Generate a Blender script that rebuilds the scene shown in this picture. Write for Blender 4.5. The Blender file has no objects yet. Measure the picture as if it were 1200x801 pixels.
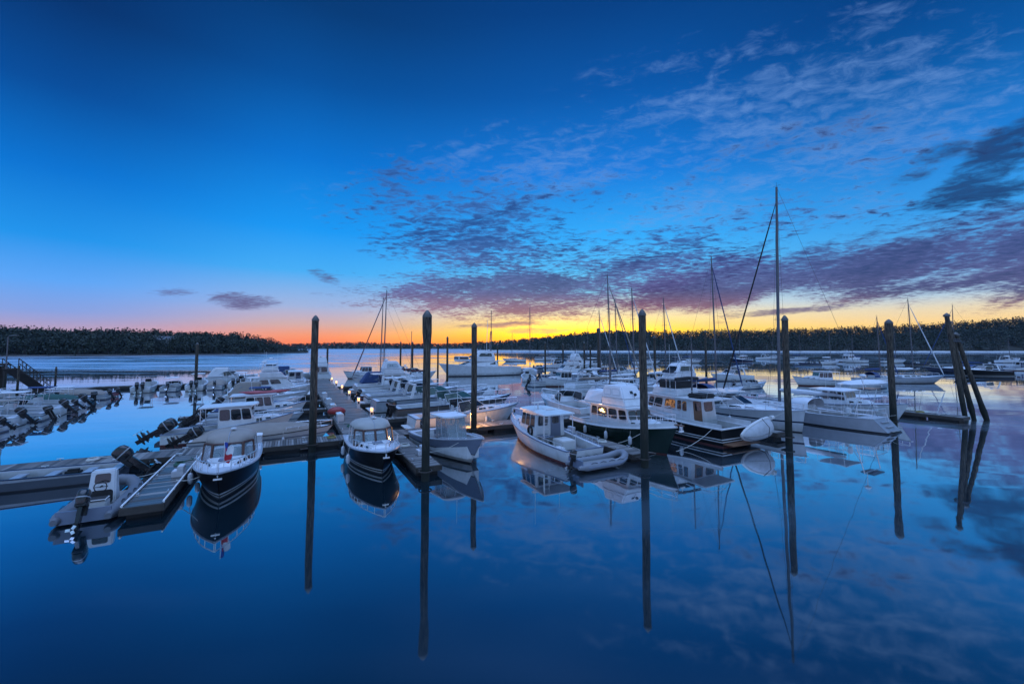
import bpy, bmesh, math, random
from mathutils import Vector, Matrix, noise
random.seed(7)
R = math.radians
scn = bpy.context.scene
COL = scn.collection

# ------------------------------------------------------------------ camera
H, F, TH = 6.5, 500.0, R(3.3)
PY = 405 - F * math.tan(TH)
cam = bpy.data.cameras.new('camera'); co = bpy.data.objects.new('camera', cam); COL.objects.link(co)
co.location = (0, 0, H); co.rotation_euler = (R(90) + TH, 0, 0)
cam.sensor_width = 36; cam.lens = 36 * F / 1200; cam.shift_y = -(400.5 - PY) / 1200
cam.clip_start = .1; cam.clip_end = 9000
scn.camera = co
scn.view_settings.view_transform = 'Standard'; scn.view_settings.look = 'None'
scn.view_settings.exposure = .25; scn.view_settings.gamma = 1
scn.cycles.use_denoising = True
scn.cycles.max_bounces = 6; scn.cycles.glossy_bounces = 4; scn.cycles.transparent_max_bounces = 12
scn.cycles.sample_clamp_indirect = 6

# marina grid: a runs along the main cross dock, b runs out along the walkway
GA = R(27.5)
UX, UY = math.cos(GA), math.sin(GA)
def g(a, b, z=0.0): return Vector((a * UX - b * UY, a * UY + b * UX, z))
HU, HV = GA, GA + R(90)          # headings: along +a and along +b

# ------------------------------------------------------------------ materials
def srgb(r, gg, b):
    f = lambda c: (c / 255 / 12.92) if c / 255 <= .04045 else ((c / 255 + .055) / 1.055) ** 2.4
    return (f(r), f(gg), f(b), 1)
MATS = {}
def mat(name, col, rough=.5, metal=0, var=.12, scale=3.0, bump=0.0, bscale=40, spec=.5, coat=0, emit=None, estr=0, alpha=1, stretch=(1, 1, 1), stain=0):
    if name in MATS: return MATS[name]
    m = bpy.data.materials.new(name); m.use_nodes = True
    nt = m.node_tree; p = nt.nodes['Principled BSDF']
    tc = nt.nodes.new('ShaderNodeTexCoord'); mp = nt.nodes.new('ShaderNodeMapping'); mp.inputs['Scale'].default_value = stretch
    nt.links.new(tc.outputs['Object'], mp.inputs[0])
    nz = nt.nodes.new('ShaderNodeTexNoise'); nz.inputs['Scale'].default_value = scale; nz.inputs['Detail'].default_value = 6
    nt.links.new(mp.outputs[0], nz.inputs['Vector'])
    mx = nt.nodes.new('ShaderNodeMix'); mx.data_type = 'RGBA'
    c = Vector(col[:3])
    mx.inputs[6].default_value = (*(c * (1 - var * 1.6)), 1); mx.inputs[7].default_value = (*[min(1, x * (1 + var)) for x in c], 1)
    nt.links.new(nz.outputs['Fac'], mx.inputs[0]); bc = mx.outputs[2]
    if stain:
        sp = nt.nodes.new('ShaderNodeSeparateXYZ'); nt.links.new(tc.outputs['Object'], sp.inputs[0])
        n3_ = nt.nodes.new('ShaderNodeTexNoise'); n3_.inputs['Scale'].default_value = 2.2; n3_.inputs['Detail'].default_value = 8; nt.links.new(mp.outputs[0], n3_.inputs['Vector'])
        ma = nt.nodes.new('ShaderNodeMath'); ma.operation = 'MULTIPLY_ADD'; ma.inputs[1].default_value = -.9; nt.links.new(n3_.outputs['Fac'], ma.inputs[0]); nt.links.new(sp.outputs['Z'], ma.inputs[2])
        mr = nt.nodes.new('ShaderNodeMapRange'); mr.inputs[1].default_value = .15; mr.inputs[2].default_value = -.30; mr.inputs[4].default_value = stain; nt.links.new(ma.outputs[0], mr.inputs[0])
        m2 = nt.nodes.new('ShaderNodeMix'); m2.data_type = 'RGBA'; nt.links.new(mr.outputs[0], m2.inputs[0]); nt.links.new(bc, m2.inputs[6]); m2.inputs[7].default_value = (.16, .135, .09, 1); bc = m2.outputs[2]
    nt.links.new(bc, p.inputs['Base Color'])
    p.inputs['Roughness'].default_value = rough; p.inputs['Metallic'].default_value = metal
    p.inputs['Specular IOR Level'].default_value = spec; p.inputs['Coat Weight'].default_value = coat
    p.inputs['Alpha'].default_value = alpha
    if emit: p.inputs['Emission Color'].default_value = (*emit, 1); p.inputs['Emission Strength'].default_value = estr
    if bump:
        n2 = nt.nodes.new('ShaderNodeTexNoise'); n2.inputs['Scale'].default_value = bscale; n2.inputs['Detail'].default_value = 4
        nt.links.new(mp.outputs[0], n2.inputs['Vector'])
        bp = nt.nodes.new('ShaderNodeBump'); bp.inputs['Strength'].default_value = bump; bp.inputs['Distance'].default_value = .02
        nt.links.new(n2.outputs['Fac'], bp.inputs['Height']); nt.links.new(bp.outputs[0], p.inputs['Normal'])
    MATS[name] = m
    return m
WHITE = mat('white_gelcoat', (.66, .67, .69), .3, var=.16, scale=2.2, coat=.2, stretch=(1, 1, .4), stain=.6)
OFFW = mat('offwhite_gelcoat', (.62, .61, .60), .38, var=.1, scale=1.5)
DECKW = mat('nonskid_deck', (.50, .52, .56), .7, var=.12, scale=4, bump=.2, bscale=90)
SOLE = mat('cockpit_sole', (.17, .165, .17), .7, var=.3, scale=3)
LGREY = mat('light_grey_gelcoat', (.34, .36, .40), .3, var=.16, scale=2, stretch=(1, 1, .4), stain=.5)
BLUEGREY = mat('blue_grey_gelcoat', (.16, .19, .26), .25, var=.08)
BROWNGREY = mat('taupe_gelcoat', (.13, .115, .11), .28, var=.1)
BLACK = mat('black_gelcoat', (.010, .010, .011), .35, var=.2, spec=.12)
NAVY = mat('navy_gelcoat', (.012, .02, .05), .2, var=.15)
DGREEN = mat('dark_green_gelcoat', (.01, .025, .02), .22, var=.2)
MAROON = mat('red_antifoul', (.10, .022, .02), .7, var=.2)
ANTI = mat('dark_antifoul', (.02, .022, .03), .7, var=.2)
REDH = mat('red_paint', (.30, .03, .03), .45, var=.2)
CANVAS = mat('beige_canvas', (.31, .27, .24), .9, var=.15, scale=2, bump=.3, bscale=12)
TAN = mat('tan_canvas', (.27, .23, .20), .9, var=.15, scale=2, bump=.3, bscale=12)
WCANVAS = mat('white_canvas', (.66, .67, .70), .85, var=.08, scale=2, bump=.3, bscale=10)
BCANVAS = mat('blue_canvas', (.03, .06, .16), .9, var=.2, bump=.3, bscale=12)
GCANVAS = mat('green_canvas', (.03, .09, .08), .9, var=.2, bump=.3, bscale=12)
KCANVAS = mat('black_canvas', (.018, .018, .02), .85, var=.2, bump=.3, bscale=12)
RCANVAS = mat('maroon_canvas', (.10, .025, .03), .9, var=.2, bump=.3, bscale=12)
GLASS = mat('dark_glass', (.015, .02, .025), .04, var=.2, spec=.9)
GGLASS = mat('green_tinted_glass', (.05, .11, .10), .05, var=.2, spec=.9)
VINYL = mat('clear_vinyl', (.28, .36, .40), .06, var=.1, spec=.7, alpha=.38)
GLOWGLASS = mat('warm_glow_glass', (.1, .05, .03), .1, var=.3, emit=(1, .42, .12), estr=.35)  # pane with a warm emission of its own
STEEL = mat('stainless_steel', (.75, .76, .78), .3, metal=.7, var=.05)
ALU = mat('mast_aluminium', (.10, .105, .12), .4, metal=.3, var=.08)
WIRE = mat('rigging_wire', (.08, .08, .09), .5, metal=.5)
_p = GLOWGLASS.node_tree; _n = _p.nodes.new('ShaderNodeTexNoise'); _n.inputs['Scale'].default_value = 7; _t = _p.nodes.new('ShaderNodeTexCoord'); _p.links.new(_t.outputs['Object'], _n.inputs['Vector'])
_r = _p.nodes.new('ShaderNodeValToRGB'); _r.color_ramp.elements[0].position = .42; _r.color_ramp.elements[0].color = (.02, .01, .008, 1); _r.color_ramp.elements[1].position = .7; _r.color_ramp.elements[1].color = (1, .45, .14, 1)
_p.links.new(_n.outputs['Fac'], _r.inputs[0]); _p.links.new(_r.outputs[0], _p.nodes['Principled BSDF'].inputs['Emission Color'])
RUBBER = mat('black_rubber', (.014, .014, .015), .6, var=.3)
COWL = mat('black_engine_cowling', (.012, .012, .014), .25, var=.2, coat=.3)
TEAK = mat('varnished_teak', (.17, .075, .035), .4, var=.3, scale=6, stretch=(1, 1, 6))
MAHOG = mat('mahogany_frame', (.08, .03, .02), .4, var=.25)
TUBEG = mat('grey_hypalon', (.20, .21, .24), .6, var=.1, scale=2)
ROPE = mat('white_rope', (.55, .54, .5), .9, var=.2)
FEND = mat('fender_vinyl', (.5, .52, .56), .5)
PLANK = mat('weathered_plank', (.165, .155, .15), .75, var=.35, scale=1.3, bump=.4, bscale=18, stretch=(1, 1, 1))
PLANK2 = mat('darker_plank', (.085, .08, .075), .6, var=.35, scale=1.3, bump=.4, bscale=18)
PLANK3 = mat('bleached_plank', (.26, .25, .24), .7, var=.3, scale=1.3, bump=.4, bscale=18)
PLANKW = mat('wet_plank', (.10, .095, .09), .28, var=.4, scale=1.3, bump=.3, bscale=8)
BEAM = mat('dark_timber', (.055, .045, .038), .85, var=.35, scale=3, bump=.4, bscale=15)
FLOATM = mat('black_dock_float', (.012, .012, .013), .7, var=.3)
PEDM = mat('pedestal_plastic', (.55, .55, .58), .5)
LAMPM = mat('amber_lamp', (1, .6, .25), .4, emit=(1, .42, .10), estr=1.7)
FRED = mat('flag_red', (.5, .02, .03), .8); FBLU = mat('flag_blue', (.02, .05, .3), .8); FWHT = mat('flag_white', (.75, .75, .75), .8)
ORANGE = mat('orange_plastic', (.6, .12, .03), .5)
KAYAK = mat('faded_red_plastic', (.33, .05, .06), .45, var=.15)
BARK = mat('bark', (.05, .04, .035), .9)

def pile_mat():
    m = bpy.data.materials.new('weathered_pile_wood'); m.use_nodes = True
    nt = m.node_tree; p = nt.nodes['Principled BSDF']; L = nt.links.new
    tc = nt.nodes.new('ShaderNodeTexCoord'); mp = nt.nodes.new('ShaderNodeMapping'); mp.inputs['Scale'].default_value = (8, 8, .9)
    L(tc.outputs['Object'], mp.inputs[0])
    nz = nt.nodes.new('ShaderNodeTexNoise'); nz.inputs['Scale'].default_value = 2.5; nz.inputs['Detail'].default_value = 8
    L(mp.outputs[0], nz.inputs['Vector'])
    cr = nt.nodes.new('ShaderNodeValToRGB'); e = cr.color_ramp.elements
    e[0].position = .36; e[0].color = (.006, .005, .004, 1); e[1].position = .68; e[1].color = (.115, .09, .065, 1)
    L(nz.outputs['Fac'], cr.inputs[0])
    sp = nt.nodes.new('ShaderNodeSeparateXYZ'); L(tc.outputs['Object'], sp.inputs[0])
    n2 = nt.nodes.new('ShaderNodeTexNoise'); n2.inputs['Scale'].default_value = 3; L(tc.outputs['Object'], n2.inputs['Vector'])
    ad = nt.nodes.new('ShaderNodeMath'); ad.operation = 'MULTIPLY_ADD'; ad.inputs[1].default_value = 1.6; L(n2.outputs['Fac'], ad.inputs[0]); L(sp.outputs['Z'], ad.inputs[2])
    mr = nt.nodes.new('ShaderNodeMapRange'); mr.inputs[1].default_value = 2.2; mr.inputs[2].default_value = 4.2; L(ad.outputs[0], mr.inputs[0])
    mx = nt.nodes.new('ShaderNodeMix'); mx.data_type = 'RGBA'; L(mr.outputs[0], mx.inputs[0])
    mx.inputs[6].default_value = (.006, .009, .005, 1); L(cr.outputs[0], mx.inputs[7]); L(mx.outputs[2], p.inputs['Base Color'])
    p.inputs['Roughness'].default_value = .8
    bp = nt.nodes.new('ShaderNodeBump'); bp.inputs['Strength'].default_value = .6; bp.inputs['Distance'].default_value = .03
    L(nz.outputs['Fac'], bp.inputs['Height']); L(bp.outputs[0], p.inputs['Normal'])
    return m
PILEM = pile_mat()
CAPM = mat('pile_cap_plastic', (.09, .088, .085), .5)

# ------------------------------------------------------------------ mesh builder
def tag(o, label=None, cat=None, group=None, kind=None):
    if label: o['label'] = label
    if cat: o['category'] = cat
    if group: o['group'] = group
    if kind: o['kind'] = kind
    return o
def empty(name, loc, rz=0, label=None, cat=None, group=None):
    o = bpy.data.objects.new(name, None); COL.objects.link(o); o.empty_display_size = .2
    o.location = loc; o.rotation_euler = (0, 0, rz)
    return tag(o, label, cat, group)
class MB:
    def __init__(s): s.v = []; s.f = []; s.m = []; s.mats = []
    def mi(s, m):
        if m not in s.mats: s.mats.append(m)
        return s.mats.index(m)
    def add(s, vs, fs, m):
        k = len(s.v); i = s.mi(m); s.v += [tuple(x) for x in vs]
        for f in fs: s.f.append([k + j for j in f]); s.m.append(i)
    def box(s, c, d, m, rz=0, ry=0, rx=0):
        M = Matrix.Rotation(rz, 3, 'Z') @ Matrix.Rotation(ry, 3, 'Y') @ Matrix.Rotation(rx, 3, 'X')
        vs = [Vector(c) + M @ Vector((x * d[0] / 2, y * d[1] / 2, z * d[2] / 2)) for z in (-1, 1) for x, y in ((-1, -1), (1, -1), (1, 1), (-1, 1))]
        s.add(vs, [(3, 2, 1, 0), (4, 5, 6, 7), (0, 1, 5, 4), (1, 2, 6, 5), (2, 3, 7, 6), (3, 0, 4, 7)], m)
    def hexa(s, b, t, m):                      # b, t: four points each, counter-clockwise from above
        s.add(list(b) + list(t), [(3, 2, 1, 0), (4, 5, 6, 7), (0, 1, 5, 4), (1, 2, 6, 5), (2, 3, 7, 6), (3, 0, 4, 7)], m)
    def loft(s, rings, m, cap0=True, cap1=True, closed=True):
        n = len(rings[0]); vs = [p for r in rings for p in r]; fs = []
        for i in range(len(rings) - 1):
            for j in range(n if closed else n - 1):
                a, b = i * n + j, i * n + (j + 1) % n
                fs.append((a, b, b + n, a + n))
        if cap0: fs.append(tuple(range(n - 1, -1, -1)))
        if cap1: fs.append(tuple(range((len(rings) - 1) * n, len(rings) * n)))
        s.add(vs, fs, m)
    def tube(s, path, r, m, n=6, caps=True):
        path = [Vector(p) for p in path]; rings = []
        rr = r if isinstance(r, (list, tuple)) else [r] * len(path)
        for i, p in enumerate(path):
            t = (path[min(i + 1, len(path) - 1)] - path[max(i - 1, 0)])
            if t.length < 1e-6: t = Vector((0, 0, 1))
            t.normalize()
            up = Vector((0, 0, 1)) if abs(t.z) < .9 else Vector((1, 0, 0))
            e1 = t.cross(up).normalized(); e2 = e1.cross(t)
            rings.append([p + (e1 * math.cos(2 * math.pi * k / n) + e2 * math.sin(2 * math.pi * k / n)) * rr[i] for k in range(n)])
        s.loft(rings, m, caps, caps)
    def lathe(s, prof, m, c=(0, 0, 0), n=14):
        s.loft([[(c[0] + r * math.cos(2 * math.pi * k / n), c[1] + r * math.sin(2 * math.pi * k / n), c[2] + z) for k in range(n)] for r, z in prof], m)
    def ell(s, c, d, m, n=10, k=6):
        s.loft([[(c[0] + d[0] * math.sin(math.pi * (i + .02) / (k + .04)) * math.cos(2 * math.pi * j / n), c[1] + d[1] * math.sin(math.pi * (i + .02) / (k + .04)) * math.sin(2 * math.pi * j / n),
                  c[2] - d[2] * math.cos(math.pi * (i + .02) / (k + .04))) for j in range(n)] for i in range(k + 1)], m)
    def mesh(s, name, bevel=0, smooth=30):
        me = bpy.data.meshes.new(name); me.from_pydata(s.v, [], s.f)
        for m in s.mats: me.materials.append(m)
        me.polygons.foreach_set('material_index', s.m)
        bm = bmesh.new(); bm.from_mesh(me)
        bmesh.ops.recalc_face_normals(bm, faces=bm.faces[:])
        if bevel:
            bmesh.ops.bevel(bm, geom=bm.edges[:], offset=bevel, segments=2, affect='EDGES', clamp_overlap=True)
        bm.to_mesh(me); bm.free()
        if smooth:
            me.polygons.foreach_set('use_smooth', [True] * len(me.polygons)); me.set_sharp_from_angle(angle=R(smooth))
        return me
    def build(s, name, parent=None, bevel=0, smooth=30, label=None):
        if not s.f: return None
        o = bpy.data.objects.new(name, s.mesh(name, bevel, smooth)); COL.objects.link(o)
        if parent: o.parent = parent
        if label: o['label'] = label
        return o
def copy_tree(o, parent=None):
    c = o.copy(); COL.objects.link(c)
    if parent: c.parent = parent
    for ch in [x for x in o.children]: copy_tree(ch, c)
    return c
def lerp(a, b, t): return a + (b - a) * t

# ------------------------------------------------------------------ boat parts
class Hull:
    def __init__(s, L, B, fb, fs, rake=.8, tm=.4, tr=.86, p=2.4, flare=.3, dip=0, trake=0):
        s.L, s.B, s.fb, s.fs, s.rake, s.tm, s.tr, s.p, s.flare, s.dip, s.trake = L, B, fb, fs, rake, tm, tr, p, flare, dip, trake
    def sh(s, t): return s.fs + (s.fb - s.fs) * t ** 1.8 - s.dip * math.sin(math.pi * t)
    def shape(s, t, p):
        if t < s.tm: return lerp(s.tr, 1, 1 - (1 - t / s.tm) ** 2)
        q = (t - s.tm) / (1 - s.tm)
        return max(0, 1 - q ** p) ** .85
    def pt(s, t, f, side=1):                       # f: 0 waterline .. 1 sheer
        hb = s.B / 2 * lerp((.90 * (1 - .12 * t)) * s.shape(t, max(1.15, s.p - s.flare * 3)), s.shape(t, s.p), f ** .8)
        x = -s.L / 2 + s.trake * (1 - f) * (1 - t) + t * (s.L - s.trake * (1 - f) - s.rake * (1 - f))
        return Vector((x, side * max(hb, .012), s.sh(t) * f))
    def X(s, x): return (x + s.L / 2) / s.L
    def at(s, x, side=1, inset=0, dz=0):            # point on the sheer at local x
        p = s.pt(min(1, max(0, s.X(x))), 1, side); p.y -= side * min(inset, abs(p.y)); p.z += dz; return p
    def make(s, parent, bands, deckm=DECKW, cockpit=None, railm=None, railr=.04, n=16, detail=True, cap=True):
        """bands: [(z_top or None, material)] from the waterline up; cockpit: (x0, x1, side deck, sole z)"""
        ts = [i / n for i in range(n + 1)]; mb = MB()
        zs = [0] + [b[0] for b in bands]
        def level(k, t):
            z = zs[k]
            return 1.0 if z is None else min(1, z / s.sh(t))
        lv = []                                     # (function of t -> f, material below it)
        for k in range(1, len(zs)):
            if zs[k] is None:
                for q in (.33, .66, 1): lv.append((lambda t, k=k, q=q: lerp(level(k - 1, t), 1, q), bands[k - 1][1]))
            else: lv.append((lambda t, k=k: level(k, t), bands[k - 1][1]))
        for side in (1, -1):
            prev = [Vector((s.pt(t, 0).x - .25 * t, side * s.pt(t, 0).y * .55, -.35)) for t in ts]
            cur = [s.pt(t, 0, side) for t in ts]
            m0 = bands[0][1] if len(bands) > 1 else ANTI
            def strip(a, b, m):
                mb.add(a + b, [(i, i + 1, i + 2 + n, i + 1 + n) for i in range(n)], m)
            strip(prev, cur, m0)
            prev = cur
            for fn, m in lv:
                cur = [s.pt(t, fn(t), side) for t in ts]; strip(prev, cur, m); prev = cur
        # transom
        cols = [[Vector((s.pt(0, 0).x, s.pt(0, 0).y * .55 * sd, -.35))] + [s.pt(0, 0, sd)] + [s.pt(0, fn(0), sd) for fn, _ in lv] for sd in (1, -1)]
        ms = [bands[0][1]] + [m for _, m in lv]
        for i in range(len(cols[0]) - 1):
            mb.add([cols[0][i], cols[1][i], cols[1][i + 1], cols[0][i + 1]], [(0, 1, 2, 3)], ms[i])
        h = mb.build('hull', parent, smooth=40)
        # deck
        d = MB()
        xs = [s.pt(t, 1).x for t in ts]
        if cockpit:
            x0, x1, sd, sole = cockpit
            xs = sorted(set([x for x in xs if not (abs(x - x0) < .12 or abs(x - x1) < .12)] + [x0, x1]))
        for i in range(len(xs) - 1):
            a, b = xs[i], xs[i + 1]; pa, pb = s.at(a), s.at(b)
            inn = cockpit and a >= cockpit[0] - 1e-4 and b <= cockpit[1] + 1e-4
            if inn:
                ya, yb = max(.05, pa.y - sd), max(.05, pb.y - sd)
                for q in (1, -1):
                    d.add([(a, q * pa.y, pa.z), (b, q * pb.y, pb.z), (b, q * yb, pb.z), (a, q * ya, pa.z)], [(0, 1, 2, 3)], deckm)
                    d.add([(a, q * ya, pa.z), (b, q * yb, pb.z), (b, q * yb, sole), (a, q * ya, sole)], [(0, 1, 2, 3)], WHITE if deckm is not TUBEG else deckm)
                d.add([(a, -ya, sole), (b, -yb, sole), (b, yb, sole), (a, ya, sole)], [(0, 1, 2, 3)], SOLE)
                for xx, yy, pp, e in ((a, ya, pa, abs(a - x0) < 1e-4), (b, yb, pb, abs(b - x1) < 1e-4)):
                    if e: d.add([(xx, -yy, sole), (xx, yy, sole), (xx, yy, pp.z), (xx, -yy, pp.z)], [(0, 1, 2, 3)], WHITE)
            else:
                cz = .03
                d.add([(a, -pa.y, pa.z), (b, -pb.y, pb.z), (b, 0, pb.z + cz * min(1, pb.y)), (a, 0, pa.z + cz * min(1, pa.y)), (b, pb.y, pb.z), (a, pa.y, pa.z)], [(0, 1, 2, 3), (3, 2, 4, 5)], deckm)
        d.build('deck', parent, smooth=30)
        if cap:
            r = MB(); rm = (random.choice((RUBBER, NAVY, BLUEGREY)) if railm in (None, LGREY) and s.B < 3.7 and s.L != 7.6 and s.L != 7.2 else railm) or LGREY
            for q in (1, -1):
                r.tube([s.pt(t, 1, q) + Vector((0, 0, .01)) for t in ts], railr, rm, 6)
            r.tube([s.pt(0, 1, 1), s.pt(0, 1, -1)], railr, rm, 6)
            r.build('rub_rail', parent)
        return h
def boat_root(name, pos, heading, label, cat, group=None):
    return empty(name, pos, heading, label, cat, group)
def panel(mb, q, u0, u1, v0, v1, m, off=.012, th=.02, rc=.18, k=3):
    bl, br, tr, tl = [Vector(p) for p in q]
    nrm = (br - bl).cross(tl - bl)
    if nrm.length < 1e-6: nrm = (tr - br).cross(tl - bl)
    nrm.normalize()
    P = lambda u, v: lerp(lerp(bl, br, u), lerp(tl, tr, u), v) + nrm * off
    w = (P(u1, v0) - P(u0, v0)).length; h = (P(u0, v1) - P(u0, v0)).length; r = rc * min(w, h)
    ru, rv = r / max(w, .01) * (u1 - u0), r / max(h, .01) * (v1 - v0)
    pts = []
    for cx, cy, a0 in ((u1 - ru, v0 + rv, -90), (u1 - ru, v1 - rv, 0), (u0 + ru, v1 - rv, 90), (u0 + ru, v0 + rv, 180)):
        for j in range(k):
            a = R(a0 + 90 * j / (k - 1)); pts.append(P(cx + ru * math.cos(a), cy + rv * math.sin(a)))
    mb.loft([[p - nrm * th for p in pts], pts], m, True, True)
    return pts
def window(parent, q, uv, gm=GLASS, fm=None, fr=.022, name='window'):
    mb = MB(); pts = panel(mb, q, *uv, gm); o = mb.build(name, parent, smooth=0)
    if fm:
        f = MB(); f.tube(pts + [pts[0], pts[1]], fr, fm, 4, False); f.build('frame', o, smooth=0)
    return o
def prism(x0b, x1b, x0t, x1t, wa, wf, ta, tf, z0, z1, z0f=None, z1f=None):
    """house block: aft/front x at bottom and top, half widths aft/front at bottom and top"""
    z0f = z0 if z0f is None else z0f; z1f = z1 if z1f is None else z1f
    b = [Vector(p) for p in ((x0b, -wa, z0), (x1b, -wf, z0f), (x1b, wf, z0f), (x0b, wa, z0))]
    t = [Vector(p) for p in ((x0t, -ta, z1), (x1t, -tf, z1f), (x1t, tf, z1f), (x0t, ta, z1))]
    q = dict(star=(b[0], b[1], t[1], t[0]), port=(b[2], b[3], t[3], t[2]), front=(b[1], b[2], t[2], t[1]), aft=(b[3], b[0], t[0], t[3]), top=(t[0], t[1], t[2], t[3]))
    return b, t, q
def house(name, parent, args, m, bevel=.05):
    b, t, q = prism(*args); mb = MB(); mb.hexa(b, t, m); return mb.build(name, parent, bevel), q
def slab(name, parent, x0, x1, w0, w1, z, th, m, slope=0, bevel=.03, nose=.3):
    mb = MB(); n = 6; pts = []
    pts += [(x0, -w0), (x0, w0)]
    for i in range(n + 1):
        a = math.pi / 2 - math.pi * i / n; pts.append((x1 - nose + nose * math.cos(a), w1 * math.sin(a)))
    pts = pts[::-1]
    up = [Vector((x, y, z + th + slope * (x - x0) + .04 * (1 - (y / max(w0, w1)) ** 2))) for x, y in pts]
    lo = [Vector((x, y, z + slope * (x - x0))) for x, y in pts]
    mb.loft([lo, up], m); return mb.build(name, parent, 0, 35)
def rails(name, parent, pts, h, m=STEEL, r=.016, mid=False, posts=True, step=1):
    mb = MB(); r = max(r * 1.3, .016); top = [Vector(p) + Vector((0, 0, h)) for p in pts]; mb.tube(top, r, m, 5)
    if mid: mb.tube([Vector(p) + Vector((0, 0, h * .5)) for p in pts], r * .6, m, 4)
    if posts:
        for i, p in enumerate(pts):
            if i % step == 0: mb.tube([p, Vector(p) + Vector((0, 0, h))], r * .8, m, 5)
    return mb.build(name, parent)
def bowrail(parent, hl, x0, h=.5, n=7, inset=.09, mid=False, r=.016):
    xs = [lerp(x0, hl.L / 2 - .1, (i / n)) for i in range(n + 1)]
    pts = [hl.at(x, 1, inset) for x in xs] + [hl.at(x, -1, inset) for x in reversed(xs)]
    return rails('bow_rail', parent, pts, h, STEEL, r, mid)
_ob = {}
def outboard(parent, pos, tilt=0, scale=1.0, m=COWL, rz=0):
    key = m.name
    if key not in _ob:
        leg = MB()
        leg.box((-.12, 0, .02), (.16, .28, .42), RUBBER); leg.loft([[(x, y, z) for x, y in ((-.42, -.06), (-.18, -.07), (-.18, .07), (-.42, .06))] for z in (.12, -.75)], m)
        leg.box((-.36, 0, -.55), (.5, .22, .03), m); leg.ell((-.36, 0, -.80), (.36, .075, .075), m, 8, 6); leg.box((-.30, 0, -.95), (.22, .02, .24), m)
        leg.box((-.30, 0, .16), (.42, .32, .12), RUBBER)
        cw = MB(); rings = []
        for z, sx, sy, ox in ((.18, .27, .17, 0), (.30, .31, .20, -.01), (.50, .31, .20, -.02), (.66, .28, .185, -.01), (.74, .20, .14, .02), (.765, .10, .08, .03)):
            rings.append([(-.30 + ox + sx * (abs(math.cos(a)) ** .7) * (1 if math.cos(a) > 0 else -1), sy * (abs(math.sin(a)) ** .7) * (1 if math.sin(a) > 0 else -1), z) for a in [2 * math.pi * i / 16 for i in range(16)]])
        cw.loft(rings, m); cw.loft([[(-.32 + (x + .32) * 1.012, y * 1.015, .40 + dz_) for x, y, z in rings[2]] for dz_ in (0, .05)], LGREY, False, False)
        pr = MB()
        for k in range(3):
            a = k * 2.094; pr.box((-.74, .10 * math.cos(a), -.80 + .10 * math.sin(a)), (.03, .13, .10), STEEL, rx=a)
        _ob[key] = (leg.mesh('outboard_motor'), cw.mesh('cowling', 0, 50), pr.mesh('propeller'))
    ms = _ob[key]; o = bpy.data.objects.new('outboard_motor', ms[0]); COL.objects.link(o); o.parent = parent
    o.location = pos; o.rotation_euler = (0, R(tilt), rz); o.scale = (scale,) * 3
    for nm, me in (('cowling', ms[1]), ('propeller', ms[2])):
        c = bpy.data.objects.new(nm, me); COL.objects.link(c); c.parent = o
    return o
def fender(parent, pos, l=.5, r=.11, m=FEND):
    mb = MB(); mb.lathe([(.02, 0), (r * .7, .04), (r, .12), (r, l - .12), (r * .7, l - .04), (.02, l)], m, pos, 10)
    mb.tube([(pos[0], pos[1], pos[2] + l), (pos[0], pos[1] * .96, pos[2] + l + .35)], .012, ROPE, 4)
    return mb.build('fender', parent)
def antenna(parent, base, h, m=FWHT, lean=(0, 0)):
    mb = MB(); b = Vector(base); mb.tube([b, b + Vector((0, 0, .15))], .03, STEEL, 6); mb.tube([b + Vector((0, 0, .15)), b + Vector((lean[0], lean[1], h))], [.014, .007], m, 5)
    return mb.build('antenna', parent)
def radome(parent, pos, r=.28, post=.3):
    mb = MB(); mb.tube([pos, (pos[0], pos[1], pos[2] + post)], .06, WHITE, 8)
    mb.lathe([(r * .5, 0), (r, .05), (r, .14), (r * .75, .21), (.02, .24)], WHITE, (pos[0], pos[1], pos[2] + post), 14); return mb.build('radar_dome', parent)
def seat(parent, pos, m=WHITE, w=.5, h=.9):
    mb = MB(); x, y, z = pos; mb.tube([(x, y, z), (x, y, z + h * .5)], .06, STEEL, 8); mb.box((x, y, z + h * .55), (.5, w, .12), m); mb.box((x - .22, y, z + h * .85), (.1, w, .55), m, ry=-.12)
    return mb.build('seat', parent, .03)
def cleats(parent, pts, m=STEEL):
    for p in pts:
        mb = MB(); p = Vector(p); mb.tube([p + Vector((-.12, 0, .08)), p + Vector((.12, 0, .08))], .02, m, 6); mb.box(p + Vector((0, 0, .04)), (.1, .04, .08), m); mb.build('cleat', parent)
def rope(parent, a, b, sag=.2, r=.014, m=ROPE, name='mooring_line'):
    mb = MB(); a, b = Vector(a), Vector(b); mb.tube([lerp(a, b, i / 10) - Vector((0, 0, sag * 4 * (i / 10) * (1 - i / 10))) for i in range(11)], r, m, 5); return mb.build(name, parent)
def bands_for(top, boot=WHITE, bottom=ANTI, extra=None):
    b = [(.06, bottom), (.14, boot)]
    if extra: b += extra
    return b + [(None, top)]

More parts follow.
